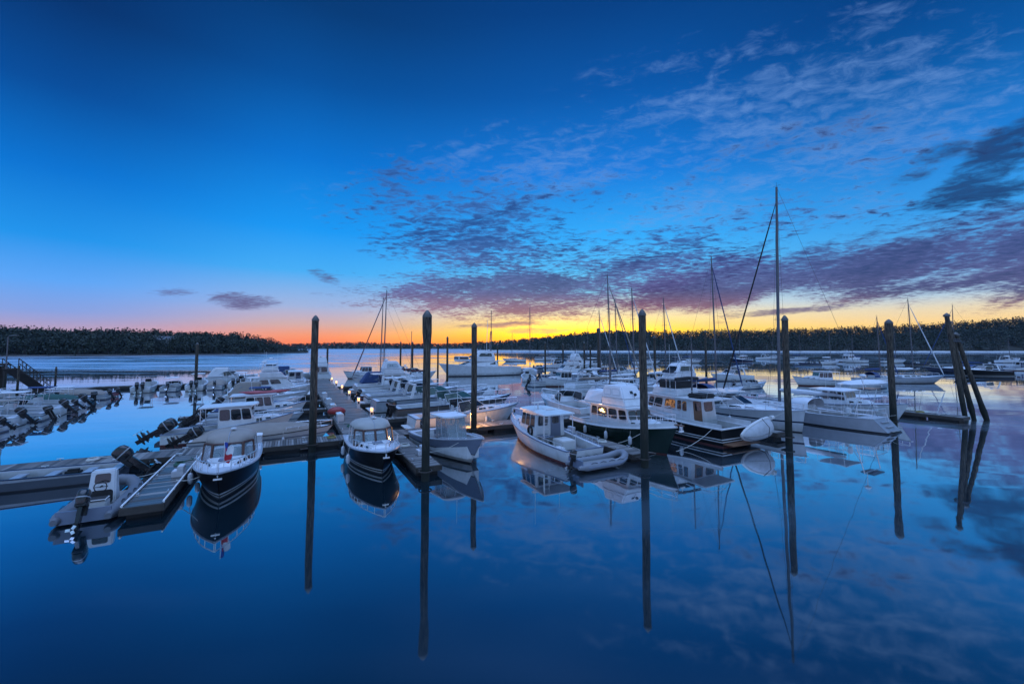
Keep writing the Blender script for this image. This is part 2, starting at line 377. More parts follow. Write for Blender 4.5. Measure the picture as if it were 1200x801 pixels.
# ------------------------------------------------------------------ boats
def canvas_cuddy(pos, heading, label, L=7.3, B=2.6, top=BLACK, canvas=CANVAS, frame=MAHOG, flag=False):
    r = boat_root('canvas_top_cruiser', pos, heading, label, 'motorboat')
    hl = Hull(L, B, 1.34, .94, rake=1.0, tm=.42, tr=.9, p=2.6, flare=.34)
    hl.make(r, [(.10, ANTI), (.17, WHITE), (.25, top), (.31, WHITE), (None, top)], DECKW, (-L / 2 + .45, .55, .28, .42), LGREY, .045, n=22)
    # raised trunk on the foredeck
    tk, q = house('trunk_cabin', r, (.55, 2.35, .55, 2.05, .88, .42, .80, .36, 1.0, 1.34, 1.12, 1.33), WHITE, .06)
    for s_, f in (('star', -1), ('port', 1)):
        for u in (.12, .52):
            window(r, q[s_], (u, u + .26, .25, .78) if s_ == 'star' else (1 - u - .26, 1 - u, .25, .78), GLASS, STEEL, .014, 'porthole')
    hh = MB(); hh.box((1.35, 0, 1.365), (.5, .5, .05), BLUEGREY); hh.build('deck_hatch', r, .015)
    # windshield with framed panes
    zc, zt = 1.30, 1.88
    L0 = [Vector((.15, -1.06, 1.02)), Vector((.72, -.62, zc)), Vector((.80, 0, zc)), Vector((.72, .62, zc)), Vector((.15, 1.06, 1.02))]
    T0 = [Vector((-.05, -.98, zt)), Vector((.42, -.60, zt)), Vector((.50, 0, zt)), Vector((.42, .60, zt)), Vector((-.05, .98, zt))]
    ws = MB()
    for i in range(5): ws.tube([L0[i], T0[i]], .065 if i in (1, 2, 3) else .05, frame, 5)
    ws.tube(L0, .045, frame, 5); ws.tube(T0, .05, frame, 5)
    wf = ws.build('windshield_frame', r, smooth=0)
    for i in range(4):
        window(wf, (L0[i], L0[i + 1], T0[i + 1], T0[i]), (.06, .94, .07, .93), VINYL, None, name='pane')
    # canvas top over hoops
    cv = MB(); rings = []
    for x, z, w, d in ((.46, 1.90, .62, .0), (.30, 2.16, .82, .02), (-.1, 2.28, .96, .04), (-.9, 2.32, 1.04, .04), (-1.7, 2.26, 1.02, .04), (-2.0, 2.0, 1.0, .02)):
        rings.append([(x - (.42 * (1 - z / 2.3) if k in (0, 8) else 0) - .35 * (abs(k - 4) / 4) ** 2 * (1 if x > .2 else 0), w * math.sin(R(-90 + 22.5 * k)), z - .34 * (1 - math.cos(R(-90 + 22.5 * k))) ** 1.3) for k in range(9)])
    cv.loft(rings, canvas, False, False, False)
    cv.loft([[Vector(p) - Vector((0, 0, .03)) for p in rg] for rg in rings], canvas, False, False, False)
    top_o = cv.build('canvas_top', r, smooth=50)
    sm = MB(); sm.tube([Vector(rings[i][4]) + Vector((0, 0, .012)) for i in range(6)], .018, LGREY, 5); sm.tube([Vector(p) + Vector((0, 0, .01)) for p in rings[0]], .022, frame, 5); sm.build('seam', top_o)
    for sd in (-1, 1):                                              # side curtains
        qd = ((-1.9, sd * 1.08, .98), (.1, sd * 1.04, 1.02), (-.1, sd * .97, 1.86), (-1.75, sd * 1.0, 1.9))
        if sd > 0: qd = (qd[1], qd[0], qd[3], qd[2])
        mbq = MB(); panel(mbq, qd, 0, 1, 0, 1, VINYL, rc=.05); mbq.build('side_curtain', r, smooth=0)
        hp = MB(); hp.tube([(-.95, sd * 1.1, .95), (-.95, sd * 1.0, 2.0)], .016, STEEL, 5); hp.tube([(-1.9, sd * 1.1, .95), (-1.85, sd * 1.0, 1.95)], .016, STEEL, 5); hp.build('canvas_hoop', r)
    seat(r, (-.35, .5, .42), WHITE); seat(r, (-.35, -.5, .42), WHITE)
    wh = MB(); wh.tube([(.12 , -.5 + .18 * math.cos(a), 1.25 + .18 * math.sin(a)) for a in [2 * math.pi * i / 12 for i in range(13)]], .015, RUBBER, 5); wh.build('steering_wheel', r)
    bowrail(r, hl, .7, .42, 6)
    an = MB(); an.tube([(3.3, 0, 1.24), (3.72, 0, 1.22)], .03, STEEL, 6); an.box((3.66, 0, 1.10), (.1, .3, .06), STEEL); an.box((3.6, 0, 1.16), (.06, .05, .2), STEEL); an.build('anchor', r)
    cleats(r, [hl.at(2.4, s_, .12, .02) for s_ in (1, -1)] + [hl.at(-3.1, s_, .12, .02) for s_ in (1, -1)])
    vents = MB()
    for i in range(4): vents.lathe([(.06, 0), (.06, .03), (.02, .04)], STEEL, hl.at(.6 + i * .5, 1, .2, .01), 8)
    vents.build('deck_fitting', r)
    for x in (-1.5, .6): fender(r, (x, -hl.at(x).y - .12, .25))
    mb = MB(); mb.tube([(-L / 2 + .1, 0, .95), (-L / 2 - .1, 0, 1.7)], .012, STEEL, 4); mb.build('stern_light_pole', r)
    radome_p = MB(); radome_p.lathe([(.02, 0), (.13, .04), (.13, .09), (.02, .12)], WHITE, (-.6, .1, 2.34), 12); radome_p.build('gps_antenna', r)
    if flag: bow_flag(r, (2.75, .1, 1.36))
    return r, hl
def bow_flag(parent, base):
    b = Vector(base); st = MB(); st.tube([b, b + Vector((.02, 0, 1.06))], .014, STEEL, 5); so = st.build('flag_staff', parent)
    fl = MB(); n, k = 8, 6
    for i in range(n):
        for j in range(k):
            def P(i, j):
                u, v = i / n, j / k
                return b + Vector((.03 - .10 * u + .04 * math.sin(4 * u + v * 3), .30 * u * (1 - .35 * v) + .05 * math.sin(7 * u + 3 * v), 1.02 - .72 * v - .26 * u + .05 * math.sin(9 * u)))
            m = (FBLU if i < n // 2 else FWHT) if j < k // 3 else (FWHT if j == k // 3 and i > 2 else FRED)
            fl.add([P(i, j), P(i + 1, j), P(i + 1, j + 1), P(i, j + 1)], [(0, 1, 2, 3)], m)
    fl.build('flag', so, smooth=60)

def center_console(pos, heading, label, L=7.2, B=2.5, top=WHITE, boot=WHITE, ttop=WCANVAS, engines=1, enclosure=False, cover=False, tilt=0, detail=True, group=None, white_bottom=False, emat=COWL):
    r = boat_root('center_console_boat', pos, heading, label, 'motorboat', group)
    k = L / 7.2
    hl = Hull(L, B, (1.55 if white_bottom else 1.35) * k ** .5, .85 * k ** .5, rake=(1.25 if white_bottom else .9) * k, tm=.32, tr=.88, p=2.05 if white_bottom else 2.5, flare=.42)
    bd = [(.08, ANTI), (.55, WHITE), (.60, BLACK), (None, top)] if white_bottom else bands_for(top, boot)
    hl.make(r, bd, DECKW, (-L / 2 + .5, L * .36, .22, .35), LGREY if detail else WHITE, .045, n=18 if detail else 12, cap=detail)
    cn, q = house('console', r, (-.35 * k, .65 * k, -.15 * k, .35 * k, .42, .40, .38, .36, .35, 1.35), WHITE, .05)
    window(cn, (Vector((.36 * k, -.36, 1.33)), Vector((.36 * k, .36, 1.33)), Vector((.2 * k, .34, 1.75)), Vector((.2 * k, -.34, 1.75))), (0, 1, 0, 1), VINYL if detail else GLASS, STEEL if detail else None, .016, 'windscreen')
    if ttop:
        fr = MB()
        for sd in (-1, 1):
            fr.tube([(.45 * k, sd * .5, .4), (.40 * k, sd * .58, 2.28)], .025, STEEL, 6); fr.tube([(-.45 * k, sd * .5, .4), (-.65 * k, sd * .62, 2.28)], .025, STEEL, 6)
            fr.tube([(.42 * k, sd * .54, 1.4), (-.55 * k, sd * .57, 1.9)], .018, STEEL, 5)
        fr.build('t_top_frame', r)
        slab('t_top', r, -1.05 * k, .85 * k, .85, .75, 2.28, .07, ttop)
    if enclosure:
        b, t, qq = prism(-.75, .95, -.7, .6, .62, .58, .64, .6, 1.0, 2.27)
        for s_ in ('star', 'port', 'front', 'aft'):
            m2 = MB(); panel(m2, qq[s_], .02, .98, .02, .98, VINYL, rc=.06); o = m2.build('clear_curtain', r, smooth=0)
            e = MB()
            for u in (0, .5, 1):
                e.tube([lerp(qq[s_][0], qq[s_][1], u), lerp(qq[s_][3], qq[s_][2], u)], .02, WCANVAS, 4)
            e.build('curtain_edge', o)
    if detail:
        lp = MB(); lp.box((-1.3 * k, 0, .62), (.45, .75, .5), LGREY); lp.box((-1.3 * k, 0, .90), (.45, .75, .1), BLUEGREY); lp.box((-1.5 * k, 0, 1.12), (.07, .75, .3), BLUEGREY); lp.build('leaning_post', r, .03)
        antenna(r, (-.3, .6, 2.3 if ttop else 1.4), 2.0); cleats(r, [hl.at(2.6 * k, s_, .1, .02) for s_ in (1, -1)])
        bw = MB(); bw.box((1.55 * k, 0, .55), (.9, 1.1, .4), OFFW); bw.build('bow_seat', r, .04)
        xs = [L * .1 + i * L * .1 for i in range(4)]
        for s_ in (1, -1): rails('grab_rail', r, [hl.at(x, s_, .1) for x in xs], .1)
        an = MB(); an.tube([(L / 2 - .5, 0, hl.fb), (L / 2 + .1, 0, hl.fb)], .03, STEEL, 5); an.build('bow_roller', r)
    if cover:
        bowcover(r, hl, L * -.4, L * .42, .75, cover)
    for i in range(engines):
        y = (i - (engines - 1) / 2) * .62
        outboard(r, (-L / 2 - .02, y, hl.fs * .85), tilt, 1.05 * k ** .5, emat)
    return r, hl
def bowcover(parent, hl, x0, x1, h, m, ridge=.35):
    mb = MB(); rings = []; n = 10
    for i in range(n + 1):
        x = lerp(x0, x1, i / n); p = hl.at(x, 1); q = math.sin(math.pi * min(1, (i / n) * .9 + .1)) ** .6
        hh = h * q * (1 if i not in (0, n) else .1)
        rings.append([Vector((x, p.y * 1.02 * math.cos(R(180 * j / 8)), p.z + .02 + hh * (math.sin(R(180 * j / 8)) ** 1.2) * (1 + .05 * math.sin(i * 2.3 + j)))) for j in range(9)])
    mb.loft(rings, m, False, False, False)
    mb.loft([[p - Vector((0, 0, .03)) for p in rg] for rg in rings], m, False, False, False)
    return mb.build('boat_cover', parent, smooth=50)

def lobster_boat(pos, heading, label, L=8.5, B=3.0, top=WHITE, boot=MAROON, detail=True, roof_aft=-1.85, group=None, name='lobster_boat'):
    r = boat_root(name, pos, heading, label, 'motorboat', group)
    hl = Hull(L, B, 1.55, .78, rake=.85, tm=.38, tr=.86, p=2.3, flare=.3)
    hl.make(r, [(.07, MAROON), (.15, boot), (None, top)], DECKW, (-L / 2 + .12, -.15, .25, .35), BLUEGREY, .04, n=22)
    tk, q = house('trunk_cabin', r, (1.2, 3.05, 1.2, 2.75, .98, .40, .88, .34, 1.0, 1.55, 1.25, 1.52), top if top is WHITE else WHITE, .07)
    for s_ in ('star', 'port'):
        for u in ((.15, .35), (.5, .68)): window(tk, q[s_], (u[0], u[1], .3, .8), GLASS, STEEL, .012, 'porthole')
    wh, q = house('wheelhouse', r, (-.75, 1.45, -.75, 1.12, 1.12, 1.02, 1.02, .92, .78, 2.28), WHITE, .04)
    for s_ in ('star', 'port'):
        for u0, u1 in ((.04, .34), (.37, .66), (.69, .95)):
            a = (u0, u1, .44, .93) if s_ == 'star' else (1 - u1, 1 - u0, .44, .93)
            window(wh, q[s_], a, GLASS, LGREY if detail else None, .02)
    for u0, u1 in ((.04, .34), (.36, .64), (.66, .96)): window(wh, q['front'], (u0, u1, .58, .92), GLASS, LGREY if detail else None, .02)
    window(wh, q['aft'], (.08, .42, .5, .9), GLASS, LGREY, .02)
    dr = MB(); panel(dr, q['aft'], .52, .86, .02, .90, BLUEGREY, rc=.06); do = dr.build('door', wh); window(do, q['aft'], (.57, .81, .55, .84), GLASS, None)
    slab('hardtop', r, roof_aft, 1.55, 1.12, 1.05, 2.28, .07, WHITE, .02)
    for sd in (-1, 1): po = MB(); po.tube([(roof_aft + .12, sd * 1.05, .8), (roof_aft + .12, sd * 1.02, 2.3)], .028, STEEL, 6); po.build('roof_post', r)
    if not detail: antenna(r, (-.4, .9, 2.35), 2.2, lean=(-.2, 0)); bowrail(r, hl, 1.2, .45, 4, r=.018)
    if detail:
        ld = MB()
        for y in (.55, .95): ld.tube([(-1.5, y, .4), (-1.5, y, 2.35)], .02, STEEL, 5)
        for z in (.75, 1.1, 1.45, 1.8, 2.1): ld.tube([(-1.5, .55, z), (-1.5, .95, z)], .016, STEEL, 5)
        ld.build('ladder', r)
        rad = MB(); rad.tube([(.3, .25, 2.36), (.3, .25, 2.78)], .05, WHITE, 8); rad.box((.3, .25, 2.82), (.22, .95, .10), WHITE, rz=.2); rad.build('radar_scanner', r, .02)
        antenna(r, (-.4, .9, 2.35), 2.2); antenna(r, (-.4, -.9, 2.35), 1.6)
        hatch = MB(); hatch.box((-.1, -.3, 2.40), (.6, .6, .06), OFFW); hatch.build('roof_hatch', r, .02)
        wr = MB(); wr.tube([(-.2 + .24 * math.cos(a), 1.13, 1.18 + .27 * math.sin(a)) for a in [2 * math.pi * i / 14 for i in range(15)]], .075, RUBBER, 7); wr.build('life_ring', r)
        eb = MB(); eb.box((-2.3, 0, .68), (1.1, .95, .55), OFFW); eb.build('engine_box', r, .04)
        xs = [-3.9, -3.3, -2.7, -2.1, -1.6]
        for s_ in (1, -1): rails('cockpit_rail', r, [hl.at(x, s_, .06) for x in xs], .28)
        rails('grab_rail', r, [(x, 1.03, 2.34) for x in (-.6, .1, .8)], .07)
        bowrail(r, hl, 1.5, .45, 6)
        an = MB(); an.tube([(L / 2 - .6, 0, 1.55), (L / 2 + .12, 0, 1.53)], .035, STEEL, 6); an.build('anchor', r)
        ck = MB(); ck.box((-3.2, .9, .55), (.6, .4, .4), WHITE); ck.build('cooler', r, .03)
        tb = MB(); tb.box((-1.25, .62, 1.0), (.9, .7, .04), BLUEGREY); tb.tube([(-1.25, .62, .35), (-1.25, .62, 1.0)], .04, STEEL, 6); tb.build('table', r)
        for x in (-2.2, .5): fender(r, (x, -hl.at(x).y - .12, .2))
        kit = MB(); kit.tube([(-4.1, .5, .8), (-4.15, .5, 1.6)], .02, STEEL, 5); kit.build('flag_staff', r)
    return r, hl

def trawler(pos, heading, label, L=10.5, B=3.5, top=DGREEN, stripes=False, canvas=WCANVAS, door=None, lit=False, bimini=None, facing='bow'):
    r = boat_root('trawler_yacht', pos, heading, label, 'motor yacht')
    hl = Hull(L, B, 1.95, 1.15, rake=.9, tm=.42, tr=.88, p=2.6, flare=.25, dip=.05)
    bd = [(.08, MAROON), (.30, top), (.36, WHITE), (.46, top), (.52, WHITE), (None, top)] if stripes else [(.08, MAROON), (.15, top), (None, top)]
    hl.make(r, bd, DECKW, (-L / 2 + .15, -L * .26, .3, .75), WHITE, .06, n=22)
    k = L / 10.5
    bw = MB()                                                     # white bulwark above the sheer
    for sd in (1, -1):
        ts = [i / 20 for i in range(21)]
        lo = [hl.pt(t, 1, sd) + Vector((0, -sd * .04, 0)) for t in ts]; up = [p + Vector((0, sd * .02, .30)) for p in lo]
        up_i = [p - Vector((0, sd * min(.07, abs(p.y)), 0)) for p in up]; lo_i = [p - Vector((0, sd * min(.07, abs(p.y)), 0)) for p in lo]
        n = 20
        for A, B_ in ((lo, up), (up, up_i), (up_i, lo_i)):
            bw.add(A + B_, [(i, i + 1, i + 2 + n, i + 1 + n) for i in range(n)], WHITE)
    bw.build('bulwark', r, smooth=40)
    fh, q = house('forward_cabin', r, (1.6 * k, 3.6 * k, 1.6 * k, 3.3 * k, 1.15, .6, 1.0, .5, 1.4, 1.98, 1.65, 1.98), WHITE, .06)
    for s_ in ('star', 'port'):
        for u in ((.12, .34), (.5, .7)): window(fh, q[s_], (*u, .35, .8) if s_ == 'star' else (1 - u[1], 1 - u[0], .35, .8), GLASS, WHITE, .015, 'porthole')
    sl, q = house('saloon', r, (-2.75 * k, 2.1 * k, -2.6 * k, 1.55 * k, 1.35, 1.18, 1.28, 1.08, 1.15, 2.75), WHITE, .05)
    qs = {s_: q[s_] for s_ in q}
    for s_ in ('star', 'port'):
        wins = ((.06, .2), (.235, .47), (.52, .72), (.78, .95)) if not door else ((.08, .16), (.19, .27), (.62, .8), (.83, .94), (.32, .55))
        for i, (u0, u1) in enumerate(wins):
            lt = lit and s_ == 'port' and i == 4
            a = (u0, u1, .5, .9) if s_ == 'star' else (1 - u1, 1 - u0, .5, .9)
            window(sl, qs[s_], a, GLOWGLASS if lt else GLASS, TEAK, .022)
    for u0, u1 in ((.04, .34), (.37, .63), (.66, .96)): window(sl, qs['front'], (u0, u1, .52, .9), GLASS, TEAK, .026)
    if door:
        dm = MB(); panel(dm, qs['aft'], .12, .42, .0, .93, TEAK, off=.03, th=.04, rc=.04); do = dm.build('door', sl); window(do, [p + Vector((-.03, 0, 0)) for p in qs['aft']], (.17, .37, .5, .86), GLASS, None)
        window(sl, qs['aft'], (.55, .86, .45, .9), GLASS, TEAK, .025)
    else:
        window(sl, qs['aft'], (.1, .4, .45, .9), GLASS, TEAK, .025); window(sl, qs['aft'], (.6, .9, .45, .9), GLASS, TEAK, .025)
    slab('boat_deck', r, -3.9 * k, 1.95 * k, 1.5, 1.25, 2.75, .08, WHITE)
    fb, q2 = house('flybridge', r, (-1.3 * k, 1.35 * k, -1.3 * k, 1.1 * k, 1.15, 1.0, 1.18, 1.0, 2.83, 3.35), WHITE, .06)
    if canvas:
        cv, q3 = house('flybridge_enclosure', r, (-1.35 * k, 1.12 * k, -1.25 * k, .55 * k, 1.16, .98, 1.02, .8, 3.32, 4.25), canvas, .09)
        window(cv, q3['front'], (.42, .58, .40, .62), GLASS, None, name='canvas_window')
        for s_ in ('star', 'port'): window(cv, q3[s_], (.12, .45, .3, .75), WCANVAS, LGREY, .012, 'curtain_panel'); window(cv, q3[s_], (.52, .88, .3, .75), WCANVAS, LGREY, .012, 'curtain_panel')
        av, q4 = house('aft_deck_cover', r, (-3.6 * k, -1.36 * k, -3.5 * k, -1.36 * k, 1.3, 1.1, .85, .95, 2.84, 3.7), canvas, .08)
    if bimini:
        fr = MB()
        for x in (-1.2, -.3, .6):
            fr.tube([(x * k, -1.12, 3.3), (x * k, -1.1, 4.1), (x * k, 1.1, 4.1), (x * k, 1.12, 3.3)], .02, STEEL, 5)
        fr.build('bimini_frame', r)
        bm_ = MB(); bm_.tube([(-1.25 * k, -1.15, 4.05), (-1.28 * k, 0, 4.12), (-1.25 * k, 1.15, 4.05)], .13, bimini, 8); bm_.box((-.2 * k, 0, 3.62), (1.4, 1.9, .5), bimini); bm_.build('folded_bimini', r, 0)
        dv = MB()
        for y in (-.8, .8): dv.tube([(-3.6 * k, y, 2.8), (-3.7 * k, y, 3.3), (-1.7 * k, y, 3.3)], .025, STEEL, 5)
        dv.tube([(-3.7 * k, -.8, 3.3), (-3.7 * k, .8, 3.3)], .025, STEEL, 5); dv.build('boat_deck_rail', r)
        st = MB(); st.box((-2.6 * k, .1, 2.98), (1.2, 1.5, .28), bimini); st.build('covered_gear', r, .08)
    ms = MB(); ms.tube([(-1.7 * k, 0, 2.8), (-1.75 * k, 0, 6.6)], [.06, .035], ALU, 8); ms.tube([(-1.72 * k, -.5, 5.2), (-1.72 * k, .5, 5.2)], .02, ALU, 5); ms.build('mast', r)
    ry = MB(); ry.tube([(-1.75 * k, 0, 6.5), (-L / 2 + .3, 0, 2.0)], .008, WIRE, 4); ry.tube([(-1.75 * k, 0, 6.5), (1.2 * k, 0, 3.4)], .008, WIRE, 4); ry.build('stay_wire', r)
    pts = [hl.at(lerp(-.2 * L, L / 2 - .1, i / 9), 1, .12, .28) for i in range(10)]
    rails('bow_rail', r, pts + [Vector((p.x, -p.y, p.z)) for p in reversed(pts)], .55, STEEL, .018, True)
    an = MB(); an.box((L / 2 + .05, 0, 2.12), (.9, .22, .06), TEAK); an.tube([(L / 2 + .3, 0, 2.08), (L / 2 + .35, 0, 1.75)], .035, STEEL, 6); an.box((L / 2 + .33, 0, 1.75), (.08, .4, .1), STEEL); an.build('anchor_pulpit', r)
    sp = MB(); sp.box((-L / 2 - .35, 0, .22), (.7, B * .8, .07), TEAK); sp.build('swim_platform', r, .02)
    antenna(r, (-.6, 1.05, 3.4), 3.2); antenna(r, (-.6, -1.05, 3.4), 2.4)
    for x in (-2.5, 0, 2.2): fender(r, (x, -hl.at(x).y - .1, .45), .6, .13); fender(r, (x + .3, hl.at(x).y + .1, .45), .6, .13)
    sh = MB(); sh.tube([(1.15 * k, 0, 3.45), (1.2 * k, 0, 3.62)], .03, STEEL, 6); sh.ell((1.25 * k, 0, 3.68), (.12, .12, .12), RUBBER); sh.build('searchlight', r)
    return r, hl

def express(pos, heading, label, L=10, B=3.3, top=WHITE, stripe=None, glass=GLASS, arch=True, canvas=None, hardtop=False, detail=True, group=None, rake=1.5, name='express_cruiser'):
    r = boat_root(name, pos, heading, label, 'cabin cruiser', group)
    k = L / 10
    hl = Hull(L, B, 1.55 * k ** .4, 1.0 * k ** .4, rake=rake * k, tm=.45, tr=.9, p=2.6, flare=.28, trake=-.15)
    bd = [(.08, ANTI), (.15, WHITE if top is not WHITE else BLUEGREY)]
    if stripe: bd += [(.72, top), (.84, stripe)]
    hl.make(r, bd + [(None, top)], DECKW, (-L / 2 + .4, -.05 * L, .3, .55), LGREY, .045, n=20 if detail else 12, cap=detail)
    s0 = hl.sh(.5)
    tk, q = house('cabin_top', r, (-.02 * L, .36 * L, .0, .27 * L, B * .40, B * .17, B * .34, B * .12, s0 - .05, s0 + .42, hl.sh(.85) - .02, s0 + .34), WHITE, .08)
    for s_ in ('star', 'port'):
        a = ((.2, .44), (.52, .7))
        for u in a: window(tk, q[s_], (*u, .3, .75) if s_ == 'star' else (1 - u[1], 1 - u[0], .3, .75), GLASS, STEEL if detail else None, .012, 'porthole')
    z0, z1 = s0 + .40, s0 + 1.0
    Lp = [Vector((-.12 * L, -B * .43, s0 + .05)), Vector((.03 * L, -B * .36, z0 - .1)), Vector((.14 * L, -B * .15, z0)), Vector((.14 * L, B * .15, z0)), Vector((.03 * L, B * .36, z0 - .1)), Vector((-.12 * L, B * .43, s0 + .05))]
    Tp = [Vector((-.14 * L, -B * .40, z1 - .12)), Vector((-.04 * L, -B * .33, z1 - .03)), Vector((.045 * L, -B * .14, z1)), Vector((.045 * L, B * .14, z1)), Vector((-.04 * L, B * .33, z1 - .03)), Vector((-.14 * L, B * .40, z1 - .12))]
    fr = MB(); fr.tube(Tp, .03, STEEL if glass is not GLASS else WHITE, 5); fr.tube(Lp, .03, WHITE, 5)
    for i in range(6): fr.tube([Lp[i], Tp[i]], .025, WHITE, 5)
    wf = fr.build('windshield_frame', r)
    for i in range(5): window(wf, (Lp[i], Lp[i + 1], Tp[i + 1], Tp[i]), (.04, .96, .05, .95), glass, None, name='pane')
    if arch:
        ar = MB(); x = -.2 * L
        pa = [(x - .35, -B * .46, s0 - .05), (x, -B * .41, s0 + 1.25), (x, B * .41, s0 + 1.25), (x - .35, B * .46, s0 - .05)]
        for i in range(3):
            a, b = Vector(pa[i]), Vector(pa[i + 1]); d = Vector((.18, 0, 0)); e = Vector((0, 0, .12)) if i == 1 else Vector((0, .1, 0))
            ar.hexa([a - d, a + d, a + d + e, a - d + e], [b - d * .8, b + d * .8, b + d * .8 + e, b - d * .8 + e], WHITE)
        ar.build('radar_arch', r, .03); radome(r, (x, 0, s0 + 1.35), .26, .12)
        antenna(r, (x, B * .35, s0 + 1.3), 1.9, lean=(-.4, 0))
    if hardtop:
        slab('hardtop', r, -.22 * L, .05 * L, B * .42, B * .38, z1 + .22, .07, WHITE, .01)
        for sd in (1, -1):
            pb = MB(); pb.tube([(-.2 * L, sd * B * .4, s0), (-.19 * L, sd * B * .39, z1 + .25)], .03, WHITE, 5); pb.build('roof_post', r)
            pb = MB(); pb.tube([(-.04 * L, sd * B * .33, z1 - .05), (-.03 * L, sd * B * .33, z1 + .25)], .03, WHITE, 5); pb.build('roof_post', r)
    if canvas:
        c, q5 = house('cockpit_canvas', r, (-.42 * L, -.06 * L, -.30 * L, -.05 * L, B * .44, B * .40, B * .30, B * .32, s0 - .02, z1 + .55), canvas, .12)
        for s_ in ('star', 'port'): window(c, q5[s_], (.2, .8, .25, .75), VINYL, None, name='curtain_window')
    bowrail(r, hl, .02 * L, .5, 8 if detail else 5, r=.016 if detail else .02)
    sp = MB(); sp.box((-L / 2 - .3, 0, .2), (.6, B * .75, .08), OFFW); sp.build('swim_platform', r, .02)
    if detail:
        cleats(r, [hl.at(.4 * L, s_, .1, .02) for s_ in (1, -1)]); seat(r, (-.1 * L, -.6, .55)); seat(r, (-.1 * L, .6, .55))
        for x in (-.2 * L, .1 * L): fender(r, (x, -hl.at(x).y - .1, .3)); fender(r, (x, hl.at(x).y + .1, .3))
        an = MB(); an.tube([(L / 2 - .6, 0, hl.fb + .02), (L / 2 + .12, 0, hl.fb)], .04, STEEL, 6); an.build('anchor', r)
    return r, hl

def flybridge(pos, heading, label, L=11, B=3.7, top=WHITE, canvas=None, detail=False, group=None, tower=False):
    r = boat_root('flybridge_cruiser', pos, heading, label, 'motor yacht', group)
    k = L / 11
    hl = Hull(L, B, 1.75 * k ** .5, 1.1 * k ** .5, rake=1.3 * k, tm=.42, tr=.9, p=2.6, flare=.3)
    hl.make(r, bands_for(top, WHITE if top is not WHITE else NAVY), DECKW, (-L / 2 + .2, -.2 * L, .25, .6), WHITE, .05, n=16, cap=True)
    sl, q = house('saloon', r, (-.2 * L, .26 * L, -.19 * L, .13 * L, B * .41, B * .28, B * .37, B * .26, hl.sh(.4) - .05, 2.55, hl.sh(.7), 2.55), WHITE, .08)
    for s_ in ('star', 'port'):
        for u in ((.08, .36), (.42, .72)): window(sl, q[s_], (*u, .45, .86) if s_ == 'star' else (1 - u[1], 1 - u[0], .45, .86), GLASS, None)
    for u in ((.05, .47), (.53, .95)): window(sl, q['front'], (*u, .35, .88), GLASS, None)
    window(sl, q['aft'], (.1, .45, .2, .85), GLASS, None); window(sl, q['aft'], (.55, .9, .2, .85), GLASS, None)
    slab('bridge_deck', r, -.3 * L, .17 * L, B * .40, B * .3, 2.55, .08, WHITE)
    fb, q2 = house('flybridge', r, (-.16 * L, .13 * L, -.17 * L, .08 * L, B * .34, B * .26, B * .35, B * .26, 2.62, 3.2), WHITE, .07)
    ws = MB(); panel(ws, [p + Vector((0, 0, .55)) for p in q2['front']], .05, .95, .1, .7, GLASS); ws.build('bridge_screen', r)
    if canvas:
        c, q3 = house('bridge_canvas', r, (-.17 * L, .085 * L, -.14 * L, .02 * L, B * .34, B * .25, B * .27, B * .2, 3.2, 4.35), canvas, .12)
        window(c, q3['front'], (.12, .88, .2, .7), GLASS, None, name='canvas_window')
        for s_ in ('star', 'port'): window(c, q3[s_], (.15, .85, .2, .7), GLASS if tower else VINYL, None, name='canvas_window')
    else:
        bt = MB()
        for x in (-.14 * L, -.02 * L): bt.tube([(x, -B * .33, 3.15), (x, -B * .3, 4.2), (x, B * .3, 4.2), (x, B * .33, 3.15)], .025, STEEL, 5)
        bt.build('bimini_frame', r); slab('bimini', r, -.17 * L, .03 * L, B * .32, B * .3, 4.2, .05, WCANVAS)
    bowrail(r, hl, .0, .55, 7, r=.02); antenna(r, (-.1 * L, B * .3, 3.2), 2.6); antenna(r, (-.1 * L, -B * .3, 3.2), 2.6)
    radome(r, (-.12 * L, 0, 4.3), .3, .1)
    sp = MB(); sp.box((-L / 2 - .3, 0, .22), (.6, B * .78, .08), TEAK); sp.build('swim_platform', r, .02)
    return r, hl

